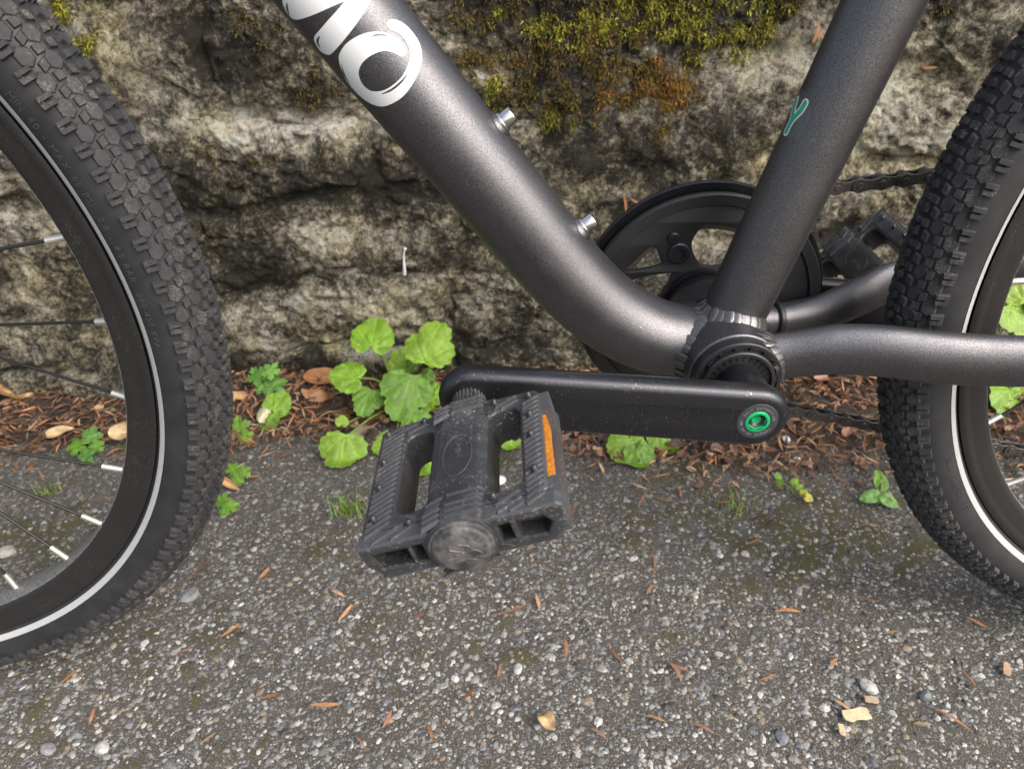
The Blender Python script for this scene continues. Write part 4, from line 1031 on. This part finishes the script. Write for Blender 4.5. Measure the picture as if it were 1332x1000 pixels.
# ------------------------------------------------------------------ leaves
def leaf_mesh(kind, seed, width, col, curl=0.12):
    r_ = np.random.default_rng(seed)
    na, nr = (84, 10) if kind in ('round', 'lobed') else (48, 6)
    th = np.linspace(0, 2 * PI, na, endpoint=False)
    if kind == 'round':
        R = 0.5 * (1 + 0.07 * np.cos(3 * th + 0.2) + 0.03 * np.cos(5 * th)) * (1 + 0.075 * (np.abs(np.sin(th * 8)) - 0.5)); R *= 1 - 0.34 * np.exp(-((np.abs(th - PI)) / 0.26) ** 2); c = 0.33
        B = np.stack([c + R * np.cos(th), R * np.sin(th)], 1); va = (0, 0.62, -0.62, 1.25, -1.25, 2.0, -2.0)
    elif kind == 'lobed':
        R = 0.5 * (0.72 + 0.34 * np.abs(np.cos(1.5 * th)) ** 0.8) * (1 + 0.09 * (np.abs(np.sin(th * 8.5)) - 0.5)); c = 0.38
        B = np.stack([c + R * np.cos(th), R * np.sin(th)], 1); va = (0, 0.7, -0.7, 1.5, -1.5)
    elif kind == 'herb':
        R = 0.5 * (0.40 + 0.62 * np.abs(np.cos(2.5 * th)) ** 0.55) * (1 + 0.13 * np.cos(15 * th)); c = 0.42
        B = np.stack([c + R * np.cos(th), R * np.sin(th)], 1); va = (0, 1.25, -1.25)
    else:   # simple pointed oval
        tt = th; B = np.stack([0.5 + 0.5 * np.cos(tt), 0.30 * np.sin(tt) * (1 - 0.25 * np.cos(tt)) * (np.abs(np.sin(tt)) ** 0.15)], 1); va = (0,)
        c = 0.45
    J = np.array((c * 0.25 if kind in ('round', 'lobed') else c, 0.0))
    rho = np.linspace(0, 1, nr + 1)[1:]
    P = np.concatenate([J[None], (J + (B - J)[None] * rho[:, None, None]).reshape(-1, 2)])
    rj = np.hypot(P[:, 0], P[:, 1]) if kind != 'oval' else np.abs(P[:, 0])
    an = np.arctan2(P[:, 1], P[:, 0]); dv = np.min([np.abs(an - a) for a in va], 0)
    if kind in ('oval',): dd = np.abs(P[:, 1])
    else: dd = rj * np.sin(np.minimum(dv, PI / 2))
    z = 0.16 * np.minimum(dd, 0.16) - curl * (P[:, 0] ** 2 + 1.3 * P[:, 1] ** 2) * r_.uniform(0.5, 1.3)
    z += 0.05 * fbm(np.c_[P, P[:, :1] * 0 + seed], 4.5, 2) + 0.018 * fbm(np.c_[P, P[:, :1] * 0 + seed], 14, 2)
    vein = np.exp(-(dd / 0.013) ** 2)
    tint = np.array(col) * (1 + 0.34 * fbm(np.c_[P, P[:, :1] * 0 + seed], 4, 3))[:, None] * (1 + 0.40 * vein)[:, None]
    Vv = np.c_[P, z] * width
    tri = [(0, 1 + j, 1 + (j + 1) % na) for j in range(na)]
    q = np.arange(nr * na).reshape(nr, na) + 1; qn = np.roll(q, -1, 1)
    Fq = np.stack([q[:-1], q[1:], qn[1:], qn[:-1]], -1).reshape(-1, 4).tolist()
    return Vv, tri + [tuple(f) for f in Fq], tint, c
def place_leaf(parent, x, y, z, wd, heading, kind, col, seed, face=0.75, name='leaf', mat=None):
    """heading: direction of the tip as seen from the front, in degrees"""
    r_ = random.Random(seed)
    nrm = np.array((r_.gauss(0, 0.16), -face + r_.gauss(0, 0.12), 1.0)); nrm /= np.linalg.norm(nrm)
    e1 = np.array((1.0, 0, 0)) - nrm * nrm[0]; e1 /= np.linalg.norm(e1); e2 = np.cross(nrm, e1)
    h = math.radians(heading); X = e1 * math.cos(h) + e2 * math.sin(h); Y = np.cross(nrm, X)
    Vv, Ff, tint, c = leaf_mesh(kind, seed, wd, col)
    Vv = Vv - np.array((c * wd, 0, 0))
    W = Vv @ np.stack([X, Y, nrm]) + np.array((x, y, z))
    W[:, 2] = np.maximum(W[:, 2], 0.0045 + 0.002 * r_.random())
    put(name, (W, Ff), mat or LEAF, parent, True, {'tint': tint})
    return W[0], X
def stem(parent, root, tip, rad, col, bend=0.3):
    root, tip = np.array(root), np.array(tip); mid = (root + tip) / 2; mid[2] = root[2] + (tip[2] - root[2]) * (0.5 + bend)
    P = smoothpath([root, mid, tip], 5); V_, F_ = tube(P, np.linspace(rad * 1.2, rad * 0.8, len(P)), 7, (0.3, 1, 0.2))
    put('stem', (V_, F_), LEAF, parent, True, {'tint': np.tile(np.array(col), (len(V_), 1))})
G1, G2, G3, G4 = (0.175, 0.325, 0.024), (0.125, 0.255, 0.022), (0.215, 0.355, 0.036), (0.095, 0.22, 0.036)
STC = (0.20, 0.27, 0.06)
def plant(name, label, root, leaves, kind, cols, rad=0.0011, group=None, face=0.75, seed=1):
    t = thing(name, label, 'plant', (*root, 0), group)
    z0 = float(gz(np.array([root[0]]), np.array([root[1]]))[0])
    for i, (x, y, z, wd, hd) in enumerate(leaves):
        p, X = place_leaf(t, x, y, z, wd, hd, kind if isinstance(kind, str) else kind[i % len(kind)], cols[i % len(cols)], seed * 100 + i, face)
        stem(t, (root[0] + random.uniform(-0.004, 0.004), root[1] + random.uniform(-0.003, 0.003), z0), p - X * 0.001, rad, STC)
    return t
A = [(-0.2691, 0.335, 0.0881, 0.0467, 85), (-0.2065, 0.325, 0.0807, 0.0563, 70), (-0.2983, 0.315, 0.0497, 0.0385, 170), (-0.2790, 0.300, 0.0276, 0.0345, 250), (-0.2354, 0.295, 0.0382, 0.0566, 255), (-0.2963, 0.2309, 0.012, 0.0488, 262),
     (-0.2136, 0.2114, 0.012, 0.0462, 250), (-0.2503, 0.2410, 0.012, 0.0318, 200), (-0.1269, 0.2450, 0.0134, 0.0330, 300), (-0.2295, 0.34, 0.0481, 0.0185, 150), (-0.2133, 0.33, 0.0384, 0.0165, 330), (-0.2455, 0.345, 0.0487, 0.0294, 100), (-0.217, 0.31, 0.019, 0.0265, 300), (-0.3043, 0.28, 0.0154, 0.0142, 90), (-0.205, 0.318, 0.022, 0.028, 20), (-0.222, 0.270, 0.014, 0.034, 300)]
plant('leafy_weed', 'bright green weed with many round toothed leaves behind the near pedal', (-0.245, 0.328), A, ['round', 'lobed', 'round', 'lobed', 'lobed', 'lobed', 'round'], [G1, G3, G1, G2, G2, G3], 0.0012, 'round leaved weeds at the wall foot', 0.75, 1)
plant('leafy_weed', 'small weed with light green round leaves peeping out under the crank arm', (0.02, 0.262), [(-0.0066, 0.2218, 0.012, 0.0405, 250), (0.0343, 0.2321, 0.012, 0.0346, 300), (0.0045, 0.2088, 0.010, 0.0307, 280)], 'round', [G3, G1, G2], 0.0011, 'round leaved weeds at the wall foot', 0.7, 2)
plant('leafy_weed', 'yellow green weed seen between the spokes of the rear wheel', (0.432, 0.325), [(0.4053, 0.33, 0.1053, 0.0523, 100), (0.4288, 0.33, 0.1152, 0.0487, 60), (0.4136, 0.31, 0.0944, 0.0452, 300), (0.4060, 0.27, 0.0174, 0.049, 250), (0.4463, 0.29, 0.014, 0.0501, 330), (0.44, 0.30, 0.06, 0.05, 200)], ['lobed', 'round'], [(0.32, 0.42, 0.07), (0.28, 0.40, 0.06), G3, G1], 0.0012, 'round leaved weeds at the wall foot', 0.75, 3)
HG = 'small ferny weeds along the road edge'
plant('ferny_weed', 'deep green ferny weed against the wall foot near the front tyre', (-0.400, 0.350), [(-0.4101, 0.35, 0.034, 0.0263, 130), (-0.394, 0.35, 0.0396, 0.0227, 60), (-0.3908, 0.345, 0.0239, 0.0264, 20), (-0.4054, 0.345, 0.0213, 0.0211, 230)], 'herb', [G4, (0.15, 0.32, 0.06)], 0.0007, HG, 0.7, 4)
plant('ferny_weed', 'ferny weed with pale tips right beside the front tyre among dead leaves', (-0.412, 0.284), [(-0.417, 0.2802, 0.012, 0.0265, 100), (-0.4062, 0.2659, 0.010, 0.018, 30)], 'herb', [G2], 0.0007, HG, 0.7, 5)
plant('ferny_weed', 'ferny green weed seen through the front wheel between the spokes', (-0.570, 0.275), [(-0.5744, 0.2758, 0.012, 0.0215, 75), (-0.5806, 0.2575, 0.012, 0.0227, 190), (-0.5633, 0.2411, 0.011, 0.0191, 250), (-0.559, 0.2563, 0.012, 0.0162, 330), (-0.568, 0.268, 0.016, 0.02, 20)], 'herb', [G4, G2], 0.0007, HG, 0.7, 6)
plant('ferny_weed', 'tiny ferny sprig on asphalt just above a small brown leaf by the front tyre', (-0.398, 0.203), [(-0.4034, 0.2124, 0.010, 0.0154, 130), (-0.391, 0.207, 0.010, 0.0153, 40), (-0.3945, 0.1978, 0.009, 0.0152, 260)], 'herb', [G2], 0.0006, HG, 0.6, 7)
plant('ferny_weed', 'tiny ferny sprig on asphalt just below a small brown leaf by the front tyre', (-0.394, 0.160), [(-0.40, 0.1668, 0.009, 0.0161, 140), (-0.3888, 0.1587, 0.009, 0.0145, 20), (-0.3945, 0.1537, 0.008, 0.0129, 250)], 'herb', [G2], 0.0006, HG, 0.6, 8)
plant('leafy_weed', 'weed with two glossy leaves lying on a pale dead leaf', (-0.388, 0.315), [(-0.381, 0.312, 0.019, 0.031, 60), (-0.388, 0.292, 0.010, 0.024, 260)], 'round', [G1, G2], 0.0009, 'round leaved weeds at the wall foot', 0.75, 9)
plant('seedling', 'three leaved seedling growing from the asphalt near the rear tyre', (0.2195, 0.142), [(0.2213, 0.155, 0.0141, 0.0215, 95), (0.207, 0.139, 0.011, 0.0205, 190), (0.2197, 0.1341, 0.010, 0.0190, 320)], 'oval', [G2, (0.14, 0.30, 0.06), (0.15, 0.31, 0.06)], 0.0007, None, 0.6, 10)
plant('clover_sprout', 'tiny yellow green sprout creeping over mossy asphalt below the chain', (0.142, 0.156), [(0.132, 0.1735, 0.009, 0.0078, 90), (0.1306, 0.1646, 0.008, 0.0076, 270), (0.1449, 0.1638, 0.009, 0.009, 180), (0.147, 0.1593, 0.008, 0.0075, 0), (0.1486, 0.1495, 0.008, 0.0082, 100), (0.1506, 0.143, 0.008, 0.0082, 330)], 'round', [G2, G2, G1, G1, (0.42, 0.40, 0.05), (0.42, 0.40, 0.05)], 0.0004, None, 0.6, 11)
def grass(label, x, y, n_, h, spread, seed):
    r_ = random.Random(seed); Vv = []; Ff = []; Tt = []
    for _ in range(n_):
        a = r_.uniform(0, 2 * PI); bx, by = x + r_.gauss(0, spread * 0.4), y + r_.gauss(0, spread * 0.25); L = h * r_.uniform(0.5, 1.2); ln = r_.uniform(0.3, 1.1)
        z0 = float(gz(np.array([bx]), np.array([by]))[0]); wd = r_.uniform(0.0004, 0.0009)
        col = np.array(r_.choice([G2, G1, (0.20, 0.28, 0.04), (0.30, 0.30, 0.08)])); k = len(Vv)
        for i in range(4):
            t = i / 3; c = np.array((bx + math.cos(a) * ln * L * t * t, by + math.sin(a) * ln * L * t * t, z0 + L * t * (1 - 0.35 * t * ln))); s_ = np.array((-math.sin(a), math.cos(a), 0)) * wd * (1 - 0.9 * t)
            Vv += [c + s_, c - s_]; Tt += [col, col]
        for i in range(3): Ff.append((k + 2 * i, k + 2 * i + 1, k + 2 * i + 3, k + 2 * i + 2))
    o = put('grass_tuft', (np.array(Vv), Ff), LEAF, None, True, {'tint': np.array(Tt)}, (x, y, 0))
    tag(o, label, 'grass', 'grass tufts on the asphalt')
grass('thin grass tuft on the asphalt left of the near pedal', -0.278, 0.155, 60, 0.022, 0.022, 1)
grass('low grass tuft on mossy asphalt below the crank arm', 0.080, 0.140, 46, 0.016, 0.028, 2)
grass('sparse grass tuft seen through the front wheel', -0.588, 0.199, 26, 0.013, 0.018, 3)

# ------------------------------------------------------------------ dead leaves, chips, pebbles, scraps
DC = {'brown': (0.30, 0.135, 0.055), 'brown2': (0.36, 0.18, 0.085), 'cream': (0.50, 0.47, 0.30), 'tan': (0.40, 0.24, 0.11), 'tan2': (0.50, 0.35, 0.19), 'grey': (0.22, 0.17, 0.13), 'pink': (0.38, 0.21, 0.15), 'dark': (0.11, 0.07, 0.055)}
dead = [(-0.3378, 0.3600, 0.0520, 5, 'brown', 'brown curled dead leaf beside the round leaved weed, upper of two'), (-0.3392, 0.3350, 0.0440, 0, 'brown2', 'brown dead leaf beside the round leaved weed, lower of two'),
        (-0.3901, 0.3051, 0.0394, 70, 'cream', 'pale cream dead leaf under two glossy green leaves'), (-0.6989, 0.3498, 0.0537, 20, 'tan', 'large tan dead leaf against the wall at the far left edge'),
        (-0.6047, 0.3596, 0.0452, 40, 'brown2', 'brown dead leaf against the wall seen through the front wheel spokes'), (-0.6127, 0.2804, 0.0234, 30, 'tan2', 'small tan dead leaf left of the ferny weed inside the front wheel'),
        (-0.5382, 0.2760, 0.0332, 10, 'tan2', 'tan dead leaf right of the ferny weed inside the front wheel'), (-0.2881, 0.2989, 0.0374, 150, 'brown', 'brown dead leaf tucked under the middle of the round leaved weed'),
        (-0.2652, 0.3196, 0.0312, 60, 'brown2', 'rusty dead leaf standing among the stems of the round leaved weed'), (-0.4329, 0.3347, 0.0352, 30, 'tan', 'tan dead leaf touching the wall just right of the front tyre'),
        (-0.4024, 0.1925, 0.0197, 330, 'tan', 'small brown leaf on the asphalt between two tiny ferny sprigs'), (-0.4759, 0.2486, 0.0242, 60, 'brown', 'brown dead leaf partly behind the front tyre sidewall'),
        (-0.2817, 0.2570, 0.0325, 60, 'grey', 'grey crumpled dead leaf above the lowest round leaf'), (-0.1048, -0.0674, 0.0190, 120, 'tan2', 'small tan leaf lying alone on bare asphalt at the bottom of the picture'),
        (0.2264, 0.3114, 0.0344, 10, 'pink', 'pinkish dead leaf in the litter above the lower chain run'), (0.2810, 0.3393, 0.0354, 170, 'pink', 'pinkish dead leaf at the wall foot beside the rear tyre'),
        (0.0903, 0.2163, 0.0342, 20, 'dark', 'dark brown dead leaf just below the crank bolt'), (0.2217, 0.2341, 0.0238, 60, 'pink', 'pinkish dead leaf in the litter below the lower chain run'), (0.0454, 0.2252, 0.0283, 140, 'dark', 'dark dead leaf right of the weed under the crank arm')]
for i, (x, y, wd, hd, ck, lb) in enumerate(dead):
    z = float(gz(np.array([x]), np.array([y]))[0]) + (0.015 if y > 0.22 else 0.009)
    Vv, Ff, tint, c = leaf_mesh('oval', 300 + i, wd, DC[ck], 0.5)
    r_ = random.Random(i); nrm = np.array((r_.gauss(0, 0.25), -0.35 + r_.gauss(0, 0.2), 1.0)); nrm /= np.linalg.norm(nrm)
    e1 = np.array((1.0, 0, 0)) - nrm * nrm[0]; e1 /= np.linalg.norm(e1); e2 = np.cross(nrm, e1); h = math.radians(hd); X = e1 * math.cos(h) + e2 * math.sin(h); Y = np.cross(nrm, X)
    Vv = Vv - np.array((c * wd, 0, 0)); Vv[:, 2] += 1.7 * Vv[:, 1] ** 2 / wd * r_.choice((-1, 1, 1.4)) + 0.10 * wd * np.sin(Vv[:, 0] / wd * 7 + i); Vv[:, 1] *= r_.uniform(0.65, 1.0)
    W = Vv @ np.stack([X, Y, nrm]) + np.array((x, y, z)); W[:, 2] = np.maximum(W[:, 2], z - 0.0085)
    o = put('dead_leaf', (W, Ff), DEAD, None, True, {'tint': tint}, (x, y, z)); tag(o, lb, 'leaf', 'dead leaves on the ground')
def lump(x, y, r, col, flat, seed, sink=0.25):
    r_ = np.random.default_rng(seed); bm = bmesh.new(); bmesh.ops.create_icosphere(bm, subdivisions=2, radius=1)
    Vv = np.array([v.co[:] for v in bm.verts]); Ff = [tuple(v.index for v in f.verts) for f in bm.faces]; bm.free()
    Vv *= (1 + 0.38 * fbm(Vv, 0.9, 2, seed * 3.1))[:, None]
    Vv = np.round(Vv * 2.6) / 2.6 * 0.35 + Vv * 0.65
    Vv *= np.array((r, r * r_.uniform(0.65, 0.9), r * flat)); a = r_.uniform(0, PI); R = np.array(Matrix.Rotation(a, 3, 'Z'))
    z = float(gz(np.array([x]), np.array([y]))[0])
    Vv = Vv @ R.T + np.array((x, y, z + r * flat * (1 - sink)))
    return Vv, Ff, np.tile(np.array(col), (len(Vv), 1)) * (1 + 0.15 * r_.normal(size=(len(Vv), 1)))
peb = [(-0.3958, 0.0598, 0.0088, (0.20, 0.205, 0.21), 0.35, 'flat blue grey pebble on the asphalt right of the front tyre'), (-0.1355, 0.1895, 0.0062, (0.66, 0.66, 0.64), 0.8, 'white pebble seen through the slot of the near pedal'),
       (0.1602, 0.2351, 0.0060, (0.60, 0.62, 0.60), 0.6, 'white pebble in the litter right of the crank bolt, larger of two'), (0.1622, 0.2061, 0.0038, (0.66, 0.66, 0.64), 0.8, 'white pebble in the litter right of the crank bolt, smaller of two'),
       (-0.1233, -0.0211, 0.0046, (0.38, 0.38, 0.36), 0.6, 'pale angular pebble beside a moss spot on the open asphalt'), (0.1272, -0.0478, 0.0068, (0.34, 0.335, 0.32), 0.55, 'large pale pebble above the cream wood chip'),
       (0.1635, -0.0566, 0.0046, (0.12, 0.135, 0.135), 0.7, 'dark green grey oval pebble right of the cream wood chip'), (0.0544, -0.0829, 0.0052, (0.13, 0.14, 0.16), 0.4, 'flat slate grey pebble at the bottom edge left of the small chips'),
       (-0.4482, -0.0725, 0.0056, (0.19, 0.19, 0.19), 0.7, 'grey pebble at the bottom left corner'), (-0.4111, -0.0728, 0.0052, (0.33, 0.32, 0.30), 0.7, 'pale cracked pebble at the bottom left corner'), (-0.5827, 0.1168, 0.0090, (0.32, 0.31, 0.285), 0.5, 'pale round pebble on asphalt at the left edge inside the front wheel')]
for i, (x, y, r, col, fl_, lb) in enumerate(peb):
    Vv, Ff, tint = lump(x, y, r, col, fl_, 50 + i, 0.55)
    o = put('pebble', (Vv, Ff), GRIT, None, False, {'tint': tint}, (x, y, 0)); tag(o, lb, 'pebble', 'loose pebbles')
chips = [(0.1090, -0.0698, 0.0190, 5, 0.5, (0.58, 0.48, 0.30), 'cream splintered wood chip on the asphalt at lower right'), (0.0947, -0.0805, 0.0083, 80, 0.55, (0.52, 0.42, 0.27), 'small tan wood chip just below the cream one'), (0.1240, -0.0590, 0.0100, 170, 0.6, (0.48, 0.38, 0.26), 'small tan wood chip just above the cream one'), (0.2309, -0.0382, 0.0120, 60, 0.5, (0.40, 0.27, 0.18), 'brown torn wood chip near the right edge')]
for i, (x, y, wd, hd, asp, col, lb) in enumerate(chips):
    r_ = random.Random(90 + i); out_ = []
    for t in np.linspace(0, 2 * PI, 18, endpoint=False):
        k = 1 / max(abs(math.cos(t)), abs(math.sin(t))) ** 0.8
        out_.append((0.5 * wd * math.cos(t) * k * r_.uniform(0.86, 1.05), 0.5 * wd * asp * math.sin(t) * k * r_.uniform(0.8, 1.05)))
    Vv, Ff = plate(out_, [], 0.0006, 0.0002, 1); R = np.array(Matrix.Rotation(math.radians(hd), 3, 'Z') @ Matrix.Rotation(0.15, 3, 'X'))
    Vv = Vv @ R.T + np.array((x, y, float(gz(np.array([x]), np.array([y]))[0]) + 0.0036))
    o = put('wood_chip', (Vv, Ff), DEAD, None, False, {'tint': np.tile(np.array(col), (len(Vv), 1))}, (x, y, 0)); tag(o, lb, 'wood chip', 'wood chips on the asphalt')
needles = [(-0.2611, -0.0485, 0.0197, 0), (-0.0067, -0.0298, 0.0169, 110), (-0.004, -0.0270, 0.0120, 150), (-0.0487, -0.0149, 0.0173, 120), (0.1723, -0.0762, 0.0230, 135), (0.1033, -0.0626, 0.0139, 130), (0.0917, 0.0206, 0.0182, 175), (0.1576, 0.0284, 0.0160, 165), (-0.0036, 0.0754, 0.0170, 80), (-0.0132, 0.0465, 0.0126, 240), (0.2327, 0.0041, 0.0142, 140), (0.0023, -0.0754, 0.0147, 150), (-0.0292, -0.0668, 0.0138, 160), (-0.1270, 0.0280, 0.0307, 20), (-0.0855, -0.0065, 0.0152, 90), (-0.1365, -0.0245, 0.0114, 80), (-0.1031, 0.2466, 0.0241, 10), (-0.0841, 0.1677, 0.0177, 30), (-0.1050, 0.0386, 0.0125, 100), (-0.2578, 0.0376, 0.0212, 40), (-0.2008, 0.0274, 0.0111, 20), (-0.1587, -0.0427, 0.0166, 50), (-0.2701, 0.0541, 0.0127, 150), (-0.1843, -0.0712, 0.0137, 110), (-0.2146, -0.0615, 0.0129, 70), (-0.0681, 0.1403, 0.0114, 60), (-0.2603, 0.0339, 0.0161, 60), (0.1504, -0.0782, 0.0104, 170), (0.0277, -0.0591, 0.0118, 20), (0.3152, 0.0962, 0.0162, 150), (-0.3489, 0.0189, 0.0158, 45), (-0.3953, 0.0852, 0.0199, 60), (-0.3795, 0.0023, 0.0118, 20), (-0.3147, 0.1277, 0.0168, 30), (-0.3369, 0.0781, 0.0145, 70), (-0.4616, 0.1350, 0.0113, 150), (0.0360, 0.1613, 0.0117, 90), (-0.0020, 0.1525, 0.0173, 60), (0.0582, -0.0388, 0.0122, 15), (0.1096, -0.0280, 0.0090, 40), (-0.0685, -0.0755, 0.0126, 140), (0.1632, -0.0030, 0.0117, 10), (0.0856, 0.0936, 0.0161, 30), (0.1997, -0.0445, 0.0143, 100), (-0.2309, -0.0778, 0.0105, 130), (-0.3033, -0.0401, 0.0122, 15), (-0.4586, -0.0181, 0.0149, 55), (-0.4266, -0.0505, 0.0120, 100), (-0.3378, -0.0710, 0.0116, 45)]
LANDMARK = [('the small tan leaf at the bottom', (-0.1048, -0.0674, 0)), ('the cream splintered wood chip', (0.109, -0.07, 0)), ('the flat blue grey pebble', (-0.3958, 0.0598, 0)), ('the pale pebble by the moss spot', (-0.1233, -0.0211, 0)),
            ('the three leaved seedling', (0.2195, 0.142, 0)), ('the grass tuft left of the pedal', (-0.278, 0.155, 0)), ('the grass tuft below the crank', (0.08, 0.14, 0)), ('the round pedal end cap', (-0.1402, -0.172, 0.2795)),
            ('the lowest ferny sprig', (-0.394, 0.16, 0)), ('the bottom right corner', (0.2059, -0.1064, 0)), ('the pale cracked pebble', (-0.4111, -0.0728, 0)), ('the weed under the crank arm', (0.01, 0.225, 0)), ('the orange pedal reflector', (-0.10, -0.13, 0.29)), ('the flat slate grey pebble', (0.0544, -0.0829, 0))]
def seen(p):
    d = Vector(p) - cam.matrix_world.translation; z = d.dot(fw); return Vector((d.dot(rt) / z, d.dot(upv) / z))
LM = [(n_, seen(p)) for n_, p in LANDMARK]; near_to = {}
for i, (x, y, L, hd) in enumerate(needles):
    v = seen((x, y, 0.004)); ds = sorted(((v - q).length, n_) for n_, q in LM); near_to.setdefault(ds[0][1], []).append((ds[0][0], i))
RANK = ['nearest', 'second nearest', 'third nearest', 'fourth nearest', 'fifth nearest', 'sixth nearest', 'seventh nearest', 'eighth nearest'] + [w_ + ' nearest' for w_ in 'ninth tenth eleventh twelfth thirteenth fourteenth fifteenth sixteenth seventeenth eighteenth'.split()]
NLAB = {}
for n_, q in LM:
    alld = sorted(((seen((x, y, 0.004)) - q).length, i) for i, (x, y, L, hd) in enumerate(needles))
    for r_, (dd_, i) in enumerate(alld):
        if (dd_, i) in [(a, b) for a, b in near_to.get(n_, [])] or any(i == b for a, b in near_to.get(n_, [])): NLAB[i] = 'rust needle scrap on the asphalt, ' + RANK[min(r_, 17)] + ' to ' + n_
for i, (x, y, L, hd) in enumerate(needles):
    V = []; F = []; T = []
    z = float(gz(np.array([x]), np.array([y]))[0]) + 0.0034
    strip(x, y, z, L * 1.1, random.uniform(0.0018, 0.0034), math.radians(hd), random.gauss(0, 0.08), random.uniform(0.05, 0.3), np.array(pals[random.choice((0, 0, 1, 2, 3, 5))]) * random.uniform(0.85, 1.25), random.gauss(0, 0.3))
    o = put('dry_needle', (np.array(V), F), LITTER, None, True, {'tint': np.array(T)}, (x, y, z))
    tag(o, NLAB[i], 'needle', 'needle scraps scattered on the asphalt')
wn = [(0.1747, 0.3659, 0.0184, 80), (0.1780, 0.3639, 0.0142, 330), (0.2978, 0.3287, 0.0160, 0), (0.2493, 0.3311, 0.0174, 100), (0.0045, 0.2108, 0.0190, 100), (0.0147, 0.2129, 0.0143, 330)]
WL = ['rust needle scrap on the wall just left of the seat tube, upright one', 'rust needle scrap on the wall just left of the seat tube, slanting one', 'rust needle scrap on the wall between seat tube and rear tyre', 'rust needle scrap on the wall touching the right edge of the seat tube',
      'rust needle scrap on the wall above the chainguard, steeper of two', 'rust needle scrap on the wall above the chainguard, flatter of two']
for i, (x, z, L, hd) in enumerate(wn):
    V = []; F = []; T = []; y, _ = wall_y(x, z)
    strip(0, 0, 0, L, 0.0028, math.radians(hd), 0, 0.15, np.array(pals[0]) * 1.2, 0)
    Vv = np.array(V); Vv = np.stack([Vv[:, 0] + x, -Vv[:, 2] + y - 0.003, Vv[:, 1] + z], 1)
    o = put('dry_needle', (Vv, F), LITTER, None, True, {'tint': np.array(T)}, (x, y, z))
    tag(o, WL[i], 'needle', 'needle scraps caught on the wall')
